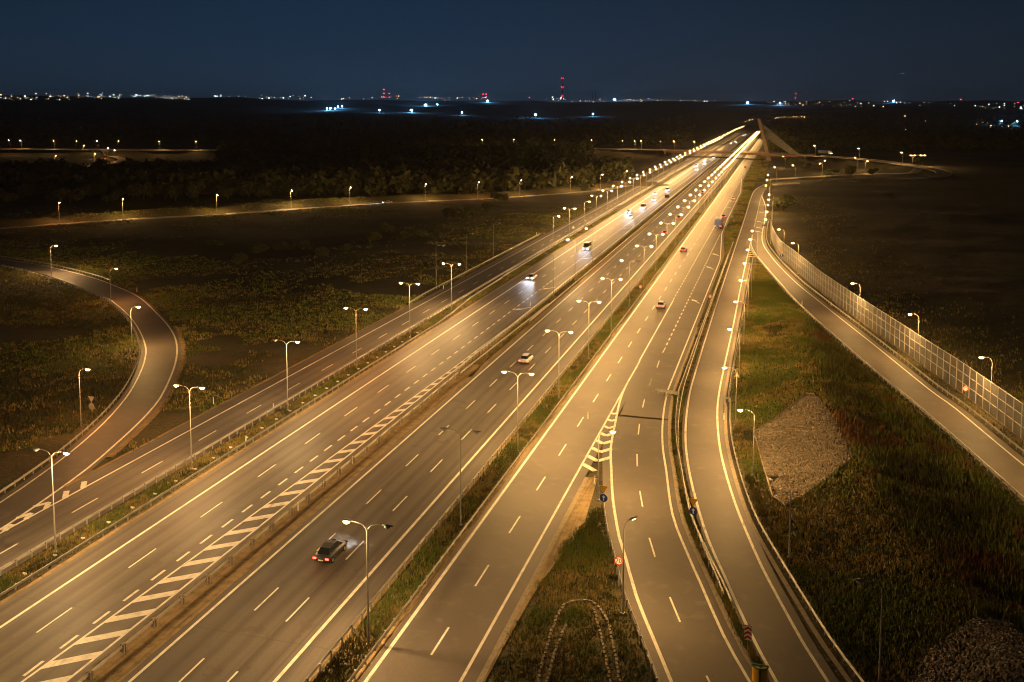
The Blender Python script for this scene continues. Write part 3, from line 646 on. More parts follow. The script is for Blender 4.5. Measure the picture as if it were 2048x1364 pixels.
# ------------------------------------------------------------------ noise barrier
PANEL = mat('dusty_acrylic_panel', (.22, .22, .22), .35, [(.5, (.13, .13, .13), .4, .7), (6, (.30, .28, .26), .55, .8)], spec=.5, alpha=.66)
RAILM = mat('aluminium_frame', (.44, .42, .39), .5, spec=.5)
BP = offset(px_line([(1541, 470), (1546, 488), (1560, 513), (1591, 540), (1630, 575), (1661, 600), (1736, 655), (1806, 705), (1861, 745), (1911, 780), (1953, 812), (2028, 870), (2110, 935)], 0, 2.0), 0)
nb = empty('noise_barrier', BP[0], label='long noise barrier of dusty glass panels in pale frames along the ramp', cat='noise barrier')
def stat(P, step): return resample(P, step)
bst = stat(BP, 2.6)
pm = MB(); pm.box((0, 0, 2.6), (.16, .16, 5.3)); PMm = pm.mesh('post', RAILM)
for p, h in bst[:190]: q = p - BP[0]; inst('post', PMm, nb, (q.x, q.y, hz(p.x, p.y) * 0), h)
cnt = 0; pcache = {}
for (p, h), (p2, h2) in zip(bst, bst[1:]):
    d = (p2 - p); ln = d.length; q = (p + p2) / 2 - BP[0]; hh = math.atan2(d.y, d.x)
    for z0, z1 in ((.35, 1.95), (2.03, 3.55), (3.63, 5.1)):
        key = (round(z1 - z0, 2))
        if key not in pcache:
            mb = MB(); mb.box((0, 0, 0), (2.42, .03, z1 - z0)); pcache[key] = mb.mesh('glass_panel', PANEL)
        if cnt < 300: inst('glass_panel', pcache[key], nb, (q.x, q.y, (z0 + z1) / 2), hh); cnt += 1
for z0 in (1.99, 3.59, 5.15):
    mb = MB(); mb.tube([(p - BP[0]) + Vector((0, 0, z0)) for p, h in bst], .06, 4); mb.build('frame_rail', RAILM, nb)
mb = MB()
for (p, h), (p2, h2) in zip(bst, bst[1:]):
    d = p2 - p; q = (p + p2) / 2 - BP[0]; mb.box((q.x, q.y, .12), (d.length - .02, .2, .44), math.atan2(d.y, d.x))
mb.build('concrete_plinth', CONC, nb)

# ------------------------------------------------------------------ signs
def text_mesh(s, size, m):
    cu = bpy.data.curves.new('lettering', 'FONT'); cu.body = s; cu.size = size; cu.extrude = .004; cu.align_x = 'CENTER'; cu.align_y = 'CENTER'; cu.resolution_u = 3
    o = bpy.data.objects.new('tmp', cu); COL.objects.link(o); bpy.context.view_layer.update()
    me = bpy.data.meshes.new_from_object(o.evaluated_get(bpy.context.evaluated_depsgraph_get())); bpy.data.objects.remove(o); me.materials.clear(); me.materials.append(m); return me
def disc(mb, r, y, n=28, z=0, t=.02):
    mb.loft([[(r * math.cos(2 * PI * i / n), y, z + r * math.sin(2 * PI * i / n)) for i in range(n)], [(r * math.cos(2 * PI * i / n), y - t, z + r * math.sin(2 * PI * i / n)) for i in range(n)]])
def poly_plate(mb, pts, y, t=.02): mb.loft([[(a, y, b) for a, b in pts], [(a, y - t, b) for a, b in pts]])
T70 = text_mesh('70', .62, BLACK)
def sign_post(root, h, r=.035):
    mb = MB(); mb.tube([(0, .05, -.3), (0, .05, h)], r, 8); mb.build('post', STEEL, root)
def speed_sign(p, label, rz=0, hgt=2.4):
    root = empty('speed_sign', p, rz, label=label, cat='road sign', group='round speed limit signs')
    sign_post(root, hgt); zc = hgt - .1
    mb = MB(); disc(mb, .45, 0, z=zc); f = mb.build('rim', RED, root)
    mb = MB(); disc(mb, .34, -.021, z=zc, t=.006); mb.build('face', WHITE, root)
    n = inst('number', T70, root, (0, -.034, zc)); n.rotation_euler = (PI / 2, 0, 0)
speed_sign(at(1237, 1172), 'round speed limit sign reading 70 at the edge of the grass wedge', .05, 2.6)
speed_sign(at(1420, 612), 'round speed limit sign reading 70 in the strip between the curving roads', 0)
speed_sign(at(1281, 592), 'round speed limit sign reading 70 in the middle grass strip', 0)
speed_sign(at(1930, 806), 'round speed limit sign reading 70 before the glass noise barrier', .1)
def tri_arrow_sign(p, label, rz=0, hgt=3.1):
    root = empty('direction_sign', p, rz, label=label, cat='road sign', group='yellow triangle and blue arrow signs')
    sign_post(root, hgt)
    mb = MB(); poly_plate(mb, [(-.52, hgt), (.52, hgt), (0, hgt - .9)], 0); mb.build('triangle_rim', YELLOW, root)
    mb = MB(); disc(mb, .45, -.0, z=hgt - 1.4); mb.build('blue_disc', BLUE, root)
    zc = hgt - 1.4; mb = MB(); poly_plate(mb, [(-.06, zc - .30), (.06, zc - .30), (.06, zc + .06), (.20, zc + .06), (0, zc + .32), (-.20, zc + .06), (-.06, zc + .06)], -.022, .006); mb.build('arrow', WHITE, root)
tri_arrow_sign(at(1207, 1025), 'yellow triangle above a blue arrow disc at the tip of the grass wedge', -.05)
tri_arrow_sign(at(1386, 1052), 'yellow triangle above a blue arrow disc between the two curving roads', -.1)
tri_arrow_sign(at(1563, 522), 'small yellow triangle above a blue arrow disc by the far end of the noise barrier', 0)
root = empty('warning_sign', at(1474, 775), label='yellow triangular warning sign beside the side road lamps', cat='road sign'); sign_post(root, 2.6)
mb = MB(); poly_plate(mb, [(-.5, 1.75), (.5, 1.75), (0, 2.6)], 0); mb.build('plate', YELLOW, root)
mb = MB(); poly_plate(mb, [(-.28, 1.88), (.28, 1.88), (0, 2.35)], -.022, .006); mb.build('face', WHITE, root)
root = empty('yield_sign', at(184, 836), 0, label='grey back of a triangular sign over a round one inside the loop ramp', cat='road sign'); root.location.z = hz(root.location.x, root.location.y); sign_post(root, 3.3)
mb = MB(); poly_plate(mb, [(-.55, 3.3), (.55, 3.3), (0, 2.4)], 0); mb.build('triangle_plate', STEEL, root); mb = MB(); disc(mb, .5, 0, z=1.8); mb.build('round_plate', STEEL, root)
root = empty('warning_sign', at(1146.5, 466), 0, label='small triangular sign in the left lamp strip near the orange lamp', cat='road sign'); sign_post(root, 2.6)
mb = MB(); poly_plate(mb, [(-.5, 1.75), (.5, 1.75), (0, 2.6)], 0); mb.build('plate', WHITE, root)
root = empty('chevron_board', at(1495, 1312), -.05, label='tall red and white chevron board at the end of the narrow strip', cat='road sign'); sign_post(root, 2.9)
mb = MB(); mb.box((0, 0, 2.05), (.62, .02, 1.3)); mb.build('board', WHITE, root)
for i in range(4):
    z0 = 1.48 + i * .38; q = [(-.30, z0 - .08), (0, z0 + .14), (.30, z0 - .08), (.30, z0 + .12), (0, z0 + .34), (-.30, z0 + .12)]
    q = [(a, min(b, 2.69)) for a, b in q]; mb = MB()
    mb.face([(a, -.014, b) for a, b in (q[0], q[1], q[4], q[5])]); mb.face([(a, -.014, b) for a, b in (q[1], q[2], q[3], q[4])]); mb.build('stripe', RED, root)
# green and yellow divider at the split, seen at the lower edge
p = at(1520, 1352); root = empty('split_marker', p, 0, label='rounded green and yellow lane split marker at the bottom of the picture', cat='traffic marker')
def arc(r, y, n=14, z=0): return [(r * math.cos(PI * i / n), y - .5 * r * math.sin(PI * i / n), z) for i in range(n + 1)]
def half_drum(r, z0, z1, m, nm):
    mb = MB(); A_ = [(r * math.cos(PI * i / 12), -r * .9 * math.sin(PI * i / 12)) for i in range(13)]
    mb.loft([[(a, b, z0) for a, b in A_], [(a, b, z1) for a, b in A_]]); return mb.build(nm, m, root)
half_drum(.78, 0, 1.55, YELLOW, 'body'); root.scale = (.8, .8, .8); root.location.y -= .6
mb = MB(); mb.box((0, -.02, 1.60), (1.7, .14, .09)); mb.build('top_rail', GREEN, root)
for i in range(12):
    a0, a1 = PI * i / 12, PI * (i + 1) / 12
mb = MB(); mb.tube([(.80 * math.cos(PI * i / 12), -.74 * math.sin(PI * i / 12), 1.58) for i in range(13)], .07, 6); mb.build('rim', GREEN, root)
mb = MB(); mb.box((0, -.76, .8), (.18, .08, 1.5)); mb.box((0, -.37, 1.585), (.16, .74, .05)); mb.build('bar', GREEN, root)
root = empty('cabinet_sign', at(1334, 400), 0, label='black box on legs standing in the central reserve', cat='cabinet')
mb = MB(); mb.box((0, 0, 1.9), (2.2, .4, 1.5)); mb.build('box', BLACK, root)
for s in (-1, 1): mb = MB(); mb.tube([(s * .8, 0, 0), (s * .8, 0, 1.2)], .06, 6); mb.build('leg', STEEL, root)
dm = MB(); dm.box((0, 0, .5), (.14, .06, 1.0)); DMm = dm.mesh('post', WHITE); rm = MB(); rm.box((0, -.035, .82), (.09, .012, .14)); RMm = rm.mesh('reflector', RED)
dl = [(427, 808, 'on the verge beside the chevrons of the loop ramp'), (274, 584, 'on the outer verge of the loop ramp bend'), (492, 886, 'at the near end of the reflector tabs in the lamp strip'), (1073, 470, 'on the grass left of the outer road'),
      (1176, 838, 'at the edge of the middle grass strip'), (1061, 612, 'beside the nearest lane arrow'), (1189, 968, 'in the sandy tip of the grass wedge'), (1662, 612, 'beside the ramp before the noise barrier'), (1604, 610, 'on the inner rail of the ramp'), (1448, 840, 'beside the kerb of the side road'),
      (547, 820, 'by the lamp strip rail under the second lit lamp'), (887, 578, 'at the start of the far left guard rail'), (596, 1022, 'on the bare central reserve'), (705, 928, 'on the central reserve rail further up')]
for a, b, t in dl:
    p = at(a, b); root = empty('delineator_post', p, label='white delineator post ' + t, cat='delineator', group='white delineator posts'); inst('post', DMm, root); inst('reflector', RMm, root)

# ------------------------------------------------------------------ bridge and pylon
BRC = mat('bridge_concrete', (.22, .18, .15), .85, [(.4, (.24, .19, .16), .45, .7)])
BRR = mat('bridge_red_paint', (.20, .11, .075), .6, [(.4, (.13, .08, .06), .45, .7)])
bridge = empty('cable_bridge', (0, 0, 0), label='cable-stayed bridge with one leaning pylon carrying a road over the motorway', cat='bridge')
dk = [p for p in OVER if -106 < p.x < 28 and p.y > 790]
def deck(P, w0, z0, z1, m, nm, par):
    A = offset(P, -w0); B = offset(P, w0); mb = MB()
    mb.loft([[a + Vector((0, 0, z0)), b + Vector((0, 0, z0)), b + Vector((0, 0, z1)), a + Vector((0, 0, z1))] for a, b in zip(A, B)]); return mb.build(nm, m, par)
deck(dk, 5.5, -1.1, -.05, BRC, 'deck', bridge)
for s in (-1, 1):
    E_ = offset(dk, s * 5.6); mb = MB(); mb.loft([[q + Vector((-.0, -.12, -1.7)), q + Vector((0, .12, -1.7)), q + Vector((0, .12, .25)), q + Vector((0, -.12, .25))] for q in E_]); mb.build('edge_beam', BRR, bridge)
    mb = MB()
    for zz in (.6, 1.1): mb.tube([q + Vector((0, 0, zz)) for q in E_], .05, 4)
    for q, h in resample(E_, 3): mb.tube([q + Vector((0, 0, .2)), q + Vector((0, 0, 1.15))], .05, 4)
    mb.build('parapet', STEEL, bridge)
for x in (-104, -51.4, -18, 20):
    i = min(range(len(OVER)), key=lambda k: abs(OVER[k].x - x) + (0 if OVER[k].y > 790 else 999)); c = OVER[i]
    if x == -18: continue
    for dd in (-3, 3): mb = MB(); mb.box((c.x, c.y + dd, (c.z - 1.2) / 2 - .2), (1.2, 1.2, c.z - .8)); mb.build('pier', BRC, bridge)
# pylon leaning over the road
pb = at(1538, 322, 0); dist = (pb.x * -SP_ + pb.y * CP)
pt = ray(1517.5, 237, dist)
mb = MB()
rg = []
for t, w0 in ((0, 3.8), (.25, 3.3), (.6, 2.9), (1, 2.4)):
    c = pb.lerp(pt, t); hx_, hy_ = w0 / 2, w0 / 2 * 1.2
    rg.append([c + Vector((-hx_, -hy_, 0)), c + Vector((hx_, -hy_, 0)), c + Vector((hx_, hy_, 0)), c + Vector((-hx_, hy_, 0))])
mb.loft(rg); mb.build('pylon', mat('pylon_red_brown', (.26, .19, .15), .7, [(.3, (.19, .13, .10), .45, .7)]), bridge)
CAB = mat('stay_cable_sheath', (.55, .53, .48), .5)
for i in range(13):
    t = .93 - i * .028; a = pb.lerp(pt, t); b = at(1599 - i * 1.7, 309.6 - i * .25, 6.6)
    mb = MB(); mb.tube([a, b], .09, 5); mb.build('stay_cable', CAB, bridge)
ribbon('overpass_road', offset(OVER, -4.6), offset(OVER, 4.6), .02, ASPH3, n=260)
mb = MB()
for d_ in (-4.2, 0, 4.2): line(mb, offset(OVER, d_), .22, .035)
mb.build('lane_markings', PAINT, bpy.data.objects['overpass_road'])['kind'] = 'structure'
for s in (-1, 1):
    P = [p for p in OVER if p.x < -104]; guard_rail([p + Vector((0, 0, .0)) for p in offset(P, s * 5)], -s, 'guard rail on the %s edge of the distant overpass embankment' % ('north' if s < 0 else 'south'), near=0)
    P = [p for p in OVER[160:] if p.x > 29]
    if len(P) > 3: guard_rail(offset(P, s * 5), -s, 'guard rail on the %s edge of the right-hand loop road' % ('outer' if s < 0 else 'inner'), near=0)
# narrow dark tube on supports, crossing in front of the bridge
PW = [tuple(at(a, b, 4.5)) for a, b in ((1368, 313.5), (1440, 314.5), (1526, 319.5))]
fb = empty('crossing_tube', PW[0], label='dark slim tube on supports crossing the road just before the cable bridge', cat='bridge')
mb = MB(); mb.tube([Vector(q) - Vector(PW[0]) for q in PW], .55, 8); mb.build('dark_tube', DARK, fb)
for q in PW: mb = MB(); v = Vector(q) - Vector(PW[0]); mb.tube([v + Vector((0, 0, -4.6)), v], .3, 6); mb.build('support', DARK, fb)

# ------------------------------------------------------------------ vehicles
def car_body(L0=4.4, W0=1.8, H0=1.45, kind='car'):
    """lofted body, nose towards +Y, resting at z=0; returns body, cabin glass"""
    if kind == 'car':
        prof = [(-L0/2, .55, .78, .80), (-L0/2+.12, .38, .92, .93), (-L0/2+.7, .25, .98, 1.0), (-.6, .22, .96, 1.0), (.75, .22, .93, 1.0), (L0/2-.7, .22, .80, .98), (L0/2-.15, .30, .68, .90), (L0/2, .42, .58, .78)]
        cab = [(-L0/2+.45, .92, .98, .80), (-L0/2+1.0, .92, 1.38, .74), (-.2, .92, H0, .72), (.55, .92, 1.40, .72), (1.25, .90, .95, .82)]
    else:
        prof = [(-L0/2, .4, 1.2, 1), (-L0/2+.2, .35, 1.25, 1), (L0/2-.3, .35, 1.25, 1), (L0/2, .4, 1.15, .95)]
        cab = [(-L0/2+.05, 1.2, 2.3, .96), (L0/2-1.0, 1.2, 2.35, .94), (L0/2-.15, 1.2, 1.35, .9)]
    def ring(y, zb, zt, wf):
        w_ = W0 / 2 * wf; return [(-w_ * .96, y, zb), (w_ * .96, y, zb), (w_, y, zb + (zt - zb) * .35), (w_ * .98, y, zb + (zt - zb) * .75), (w_ * .86, y, zt), (-w_ * .86, y, zt), (-w_ * .98, y, zb + (zt - zb) * .75), (-w_, y, zb + (zt - zb) * .35)]
    b = MB(); b.loft([ring(*q) for q in prof])
    g = MB(); g.loft([[(-W0/2*wf, y, zb), (W0/2*wf, y, zb), (W0/2*wf*.82, y, zt), (-W0/2*wf*.82, y, zt)] for y, zb, zt, wf in cab])
    rf = MB(); q = cab[1:-1] if kind == 'car' else cab[:-1]
    rf.loft([[(-W0/2*wf*.8, y, zt - .02), (W0/2*wf*.8, y, zt - .02), (W0/2*wf*.74, y, zt + .035), (-W0/2*wf*.74, y, zt + .035)] for y, zb, zt, wf in q])
    return b, g, rf
whm = MB(); whm.loft([[(x, .32 * math.cos(2 * PI * i / 14), .32 + .32 * math.sin(2 * PI * i / 14)) for i in range(14)] for x in (-.1, .1)]); WHM = whm.mesh('wheel', DARK)
rim_ = MB(); rim_.loft([[(x, .19 * math.cos(2 * PI * i / 10), .32 + .19 * math.sin(2 * PI * i / 10)) for i in range(10)] for x in (-.11, .11)]); RIMM = rim_.mesh('rim', STEEL)
b0, g0, f0 = car_body(); v0, vg0, vf0 = car_body(5.4, 1.95, 2.3, 'van')
paints = {n: mat('car_paint_' + n, c, .3, spec=.6) for n, c in (('silver', (.40, .41, .42)), ('dark', (.03, .035, .045)), ('white', (.70, .70, .68)), ('red', (.28, .02, .02)), ('blue', (.02, .05, .16)))}
BODY = {n: b0.mesh('body', p, True) for n, p in paints.items()}; ROOF = {n: f0.mesh('roof', p) for n, p in paints.items()}; GL = g0.mesh('windows', GLASSD)
VB = {n: v0.mesh('body', p) for n, p in paints.items()}; VR = {n: vf0.mesh('roof', p) for n, p in paints.items()}; VG = vg0.mesh('windows', GLASSD)
hl = MB(); hl.box((0, 0, 0), (.34, .05, .15))
hl2 = MB(); hl2.box((0, -.02, 0), (.34, .06, .15)); hl2.mat(1); hl2.face([(-.15, .016, -.06), (.15, .016, -.06), (.15, .016, .06), (-.15, .016, .06)]); HLM = hl2.mesh('headlight', [GLASSD, HEADL]); TLM = hl.mesh('tail_light', TAILL)
plt_ = MB(); plt_.box((0, 0, 0), (.5, .02, .12)); PLM = plt_.mesh('number_plate', WHITE)
def car(x, y, colour, to_camera, label, group, van=False, rz=0, beam=True, z=0.02, boost=1):
    root = empty('car' if not van else 'van', (x, y, z), rz + (PI if to_camera else 0), label=label, cat='van' if van else 'car', group=group)
    L0 = 5.4 if van else 4.4; hw = .68
    inst('body', (VB if van else BODY)[colour], root); inst('windows', VG if van else GL, root); inst('roof', (VR if van else ROOF)[colour], root)
    for sx in (-1, 1):
        for yy in (-L0 * .30, L0 * .30):
            wq = inst('wheel', WHM, root, (sx * .82, yy, 0)); inst('rim', RIMM, wq)
        inst('headlight', HLM, root, (sx * hw, L0 / 2 - .0, .62)); inst('tail_light', TLM, root, (sx * hw, -L0 / 2 - .01, .72))
    inst('number_plate', PLM, root, (0, -L0 / 2 - .02, .55))
    if beam:
        for sx in (-1, 1):
            lt = bpy.data.lights.new('headlight_beam', 'SPOT'); lt.energy = 2600 * boost; lt.spot_size = math.radians(46); lt.spot_blend = .8; lt.shadow_soft_size = .06; lt.color = (.85, .92, 1)
            lo = bpy.data.objects.new('headlight_beam', lt); lo.location = (sx * hw, L0 / 2 + .08, .66); lo.rotation_euler = (math.radians(86.5), 0, 0); link(lo, root)
    return root
GIN = 'traffic coming towards the camera'; GOUT = 'traffic driving away from the camera'
car(-43.0, 84.5, 'dark', False, 'dark car with red tail lights in the middle lane of the near carriageway', GOUT, beam=False)
for i, (x, y, c, vn) in enumerate([(-63.0, 243, 'silver', False), (-59.3, 300, 'white', True), (-59.2, 392, 'silver', False), (-59.4, 432, 'white', True), (-63.0, 412, 'dark', False), (-59.3, 470, 'white', False), (-63.1, 505, 'silver', False), (-59.3, 528, 'white', True), (-59.3, 720, 'silver', False), (-62.9, 760, 'white', True), (-59.3, 800, 'white', False), (-62.9, 850, 'silver', False), (-59.3, 900, 'white', True), (-63, 1300, 'white', False), (-59, 1350, 'silver', True), (-61, 1700, 'white', False), (-59, 1740, 'silver', False)]):
    car(x, y, c, True, '%s with white headlights, %s from the camera on the left carriageway' % ('van' if vn else 'car', ORD[i]), GIN, vn, boost=1.6)
for i, (x, y, c, vn) in enumerate([(-25.3, 216, 'silver', False), (-28.9, 305, 'red', False), (-21.9, 405, 'blue', False), (-21.9, 490, 'white', False), (-25.4, 760, 'dark', False), (-25.4, 990, 'silver', False)]):
    car(x, y, c, False, '%s car with red tail lights, %s from the camera on the right-hand carriageway' % (c, ORD[i]), GOUT, vn, beam=y > 250)
for i, (x, y, c) in enumerate([(-43, 162, 'silver'), (-39.4, 345, 'red'), (-39.4, 395, 'dark'), (-39.4, 520, 'dark'), (-43, 1240, 'red'), (-39.4, 1290, 'dark'), (-43, 1330, 'silver')]):
    car(x, y, c, False, '%s car with red tail lights, %s behind the nearest in the centre carriageway' % (c, ORD[i]), GOUT, beam=y > 250)
p = at(775, 407); car(p.x, p.y, 'white', True, 'white car with bright headlights on the far slip road', GIN, rz=math.radians(-60), boost=1.5)
p = at(205, 313, 3); car(p.x, p.y, 'white', True, 'white car with headlights on the distant left loop', GIN, rz=math.radians(-70), z=hz(p.x, p.y) + .35, boost=1.5)
def truck(x, y, rz, label, z=0.02, group='trucks'):
    root = empty('truck', (x, y, z), rz, label=label, cat='truck', group=group)
    mb = MB(); mb.box((0, -1.2, 2.35), (2.5, 9.6, 2.7)); mb.build('cargo_box', paints['blue'], root)
    mb = MB(); mb.loft([[(-1.2, y_, .6), (1.2, y_, .6), (1.15, y_, zt), (-1.15, y_, zt)] for y_, zt in ((3.8, 3.3), (5.4, 3.2), (5.9, 2.0), (6.0, 1.2))]); mb.build('cab', paints['white'], root)
    mb = MB(); mb.box((0, 0, .85), (1.0, 11.4, .28)); mb.build('chassis', DARK, root)
    for sx in (-1, 1):
        for yy in (-4.6, -3.4, 4.4):
            inst('wheel', WHM, root, (sx * 1.05, yy, 0), sc_=(1.5, 1.5, 1.5))
        inst('tail_light', TLM, root, (sx * 1.0, -6.02, 1.1), sc_=(1.3, 1, 1.6)); inst('headlight', HLM, root, (sx * .9, 6.02, .9))
        mb = MB(); mb.box((sx * 1.1, -6.02, 3.55), (.12, .04, .12)); mb.build('tail_light', TAILL, root)
truck(-21.9, 372, 0, 'blue box truck with red lights in the lane beside the lane arrows')
p = at(1650, 309, 6.3); truck(p.x, p.y, math.radians(-125), 'blue box truck crossing the overpass right of the stay cables', z=6.4)

# ------------------------------------------------------------------ grass and brush
def in_view(X, Y, pad=30):
    fx = X * CP + Y * SP_; fr = -X * SP_ + Y * CP
    Z = fr * math.cos(TH) + CH * math.sin(TH); u = XP + F_PX * fx / np.maximum(Z, 1); v = (YH + F_PX * math.tan(TH)) + F_PX * (-fr * math.sin(TH) + CH * math.cos(TH)) / np.maximum(Z, 1)
    return (fr > 10) & (u > -pad) & (u < 2048 + pad) & (v < 1364 + 2 * pad), u, v
def tufts(name, X, Y, hgt, spread, mats, blades=3, seed=1, weights=(.5, .3, .2), mixs=9.):
    r = np.random.RandomState(seed); n = len(X); Z = height(X, Y)
    k = blades; V = np.zeros((n, k, 3, 3))
    ang = r.rand(n, k) * 2 * PI; hh = hgt[:, None] * (.55 + .7 * r.rand(n, k)); wd = spread[:, None] * (.22 + .28 * r.rand(n, k))
    ox = (r.rand(n, k) - .5) * spread[:, None] * 3.4; oy = (r.rand(n, k) - .5) * spread[:, None] * 3.4
    lean = (r.rand(n, k) - .5) * .8; la = r.rand(n, k) * 2 * PI
    V[:, :, 0, 0] = X[:, None] + ox - np.cos(ang) * wd; V[:, :, 0, 1] = Y[:, None] + oy - np.sin(ang) * wd
    V[:, :, 1, 0] = X[:, None] + ox + np.cos(ang) * wd; V[:, :, 1, 1] = Y[:, None] + oy + np.sin(ang) * wd
    V[:, :, 0, 2] = V[:, :, 1, 2] = Z[:, None] - .08
    V[:, :, 2, 0] = X[:, None] + ox + lean * np.cos(la) * hh; V[:, :, 2, 1] = Y[:, None] + oy + lean * np.sin(la) * hh; V[:, :, 2, 2] = Z[:, None] + hh
    Fq = np.arange(n * k * 3).reshape(-1, 3)
    nz = vnoise(X, Y, mixs, seed + 50) + .6 * vnoise(X, Y, mixs / 4, seed + 51) + .35 * (r.rand(n) - .5)
    c = np.cumsum(weights); q = np.argsort(np.argsort(nz)) / n; mi = np.searchsorted(c, q).clip(0, len(mats) - 1)
    o = link(bpy.data.objects.new(name, np_mesh(name, V.reshape(-1, 3), Fq, mats, False, np.repeat(mi, k)))); o['kind'] = 'stuff'; return o
def scatter(n, x0, x1, y0, y1, seed, dmin=.15, dmax=1e9, keep=None):
    r = np.random.RandomState(seed); X = x0 + (x1 - x0) * r.rand(n); Y = y0 + (y1 - y0) * r.rand(n)
    ok, u, v = in_view(X, Y); X, Y = X[ok], Y[ok]
    d = road_dist(X, Y); ok = (d > dmin) & (d < dmax)
    if keep is not None: ok &= keep(X, Y, d)
    return X[ok], Y[ok]
# the road corridors swallow the median strips, so those get their own sampling
def strip_sc(n, xa, xb, y0, y1, seed):
    r = np.random.RandomState(seed); t = r.rand(n) ** 1.6; Y = y0 + (y1 - y0) * t; X = xa + (xb - xa) * r.rand(n)
    ok, u, v = in_view(X, Y); return X[ok], Y[ok]
XS, YS = [], []
for (xa, xb, y0, y1, n) in ((-34.55, -31.85, 55, 420, 11000), (-71.9, -68.9, 60, 420, 9500), (-52.4, -50.4, 158, 420, 3500)):
    a, b = strip_sc(n, xa, xb, y0, y1, n); XS.append(a); YS.append(b)
X = np.concatenate(XS); Y = np.concatenate(YS)
tufts('median_grass', X, Y, .22 + .22 * NR.rand(len(X)), .10 + .10 * NR.rand(len(X)), GRASSES, 5, 3, (.42, .42, .16), 5.)['label'] = 'mown and dry grass in the lamp strips between the roads'
DR = (((1075, 1380), (1082, 1335), (1097, 1285), (1112, 1240), (1130, 1212), (1160, 1203), (1186, 1207), (1206, 1228), (1218, 1255), (1228, 1300), (1240, 1370)), ((1188, 1222), (1197, 1255), (1210, 1310), (1222, 1375)), ((1130, 1255), (1112, 1300), (1092, 1370)))
def dpoly(A, x, y): return dist_to(np.array([[p.x, p.y] for p in A]), x, y)
r3l = lambda y: np.interp(y, [p.y for p in R3L[::-1]], [p.x for p in R3L[::-1]])
r2r = lambda y: np.interp(y, [p.y for p in R2R[::-1]], [p.x for p in R2R[::-1]])
r2l = lambda y: np.interp(y, [p.y for p in R2L[::-1]], [p.x for p in R2L[::-1]])
r = np.random.RandomState(5); n = 9000; Y = 76 + 260 * r.rand(n) ** 1.5; X = (r2r(Y) + 1.3) + ((r3l(Y) - .6) - (r2r(Y) + 1.3)) * r.rand(n); ok = (r3l(Y) - r2r(Y)) > 2.1; X, Y = X[ok], Y[ok]
tufts('verge_grass', X, Y, .18 + .2 * NR.rand(len(X)), .1 + .1 * NR.rand(len(X)), GRASSES, 5, 7, (.35, .45, .2), 4.)
n = 9000; Y = 50 + 62 * r.rand(n); xl = -21.4; xr_ = r2l(Y) - 1.3; X = xl + (xr_ - xl) * r.rand(n)
ok = (X < xr_ - .1) & (X > np.interp(Y, [50, 72, 86, 97, 105], [-21.5, -21.5, -21.2, -19.8, -18.8]) + np.clip(1.6 * vnoise(X, Y, 3, 77), -.6, 2)) & ((np.abs(X - xr_) > .9) | (r.rand(n) < .35)) ; X, Y = X[ok], Y[ok]
dk_ = np.minimum.reduce([dist_to(np.array([[q.x, q.y] for q in px_line(pl, 0, 1.)]), X, Y) for pl in DR]); X, Y = X[dk_ > .32], Y[dk_ > .32]
tufts('wedge_grass', X, Y, .16 + .24 * NR.rand(len(X)), .12 + .12 * NR.rand(len(X)), GRASSES, 5, 9, (.60, .30, .10), 6.)
# bank between the side road and the ramp
ral = lambda y: np.interp(y, [p.y for p in RAL[::-1]], [p.x for p in RAL[::-1]])
r3k = lambda y: np.interp(y, [p.y for p in R3K[::-1]], [p.x for p in R3K[::-1]])
GP = [at(a, b, .5) for a, b in ((1508, 858), (1560, 825), (1612, 800), (1632, 806), (1668, 850), (1712, 925), (1690, 945), (1640, 968), (1600, 990), (1570, 1005), (1545, 985), (1525, 920))]
GPN = np.array([[p.x, p.y] for p in GP])
GP2 = np.array([[at(a, b, .8).x, at(a, b, .8).y] for a, b in ((1800, 1364), (1860, 1300), (1950, 1262), (2010, 1255), (2080, 1300), (2080, 1420), (1800, 1420))])
def inside(Pn, X, Y):
    c = np.zeros(X.shape, bool); j = len(Pn) - 1
    for i in range(len(Pn)):
        xi, yi, xj, yj = *Pn[i], *Pn[j]
        c ^= ((yi > Y) != (yj > Y)) & (X < (xj - xi) * (Y - yi) / (yj - yi + 1e-12) + xi); j = i
    return c
r = np.random.RandomState(15); n = 62000; Y = 66 + 230 * r.rand(n) ** 1.35; X = (r3k(Y) + 1.0) + (np.maximum(ral(Y) - 1.2 - (r3k(Y) + 1.0), 0)) * r.rand(n)
ok, u, v = in_view(X, Y); ok &= (ral(Y) - r3k(Y) > 2.5) & ~inside(GPN, X, Y) & ~inside(GP2, X, Y); X, Y = X[ok], Y[ok]
tufts('bank_grass', X, Y, .2 + .26 * NR.rand(len(X)), .14 + .14 * NR.rand(len(X)), GRASSES, 5, 17, (.56, .38, .06), 11.)
# low brush beyond the crest
n = 26000; Y = 66 + 190 * r.rand(n) ** 1.2; cx_ = np.interp(Y, CRN[::-1, 1], CRN[::-1, 0]); X = cx_ + .4 + (ral(Y) - 3.2 - cx_) * r.rand(n)
ok, u, v = in_view(X, Y); ok &= (ral(Y) - 3.5 > cx_) & ~inside(GPN, X, Y) & ~inside(GP2, X, Y) & (vnoise(X, Y, 4.5, 31) + .5 * vnoise(X, Y, 1.7, 32) > -.12); X, Y = X[ok], Y[ok]
tufts('brush', X, Y, .45 + .7 * NR.rand(len(X)), .22 + .22 * NR.rand(len(X)), [GRASSES[2], GRASSES[0], LEAFB], 5, 19, (.40, .38, .22), 9.)['label'] = 'low dark and reddish brush covering the back of the bank'
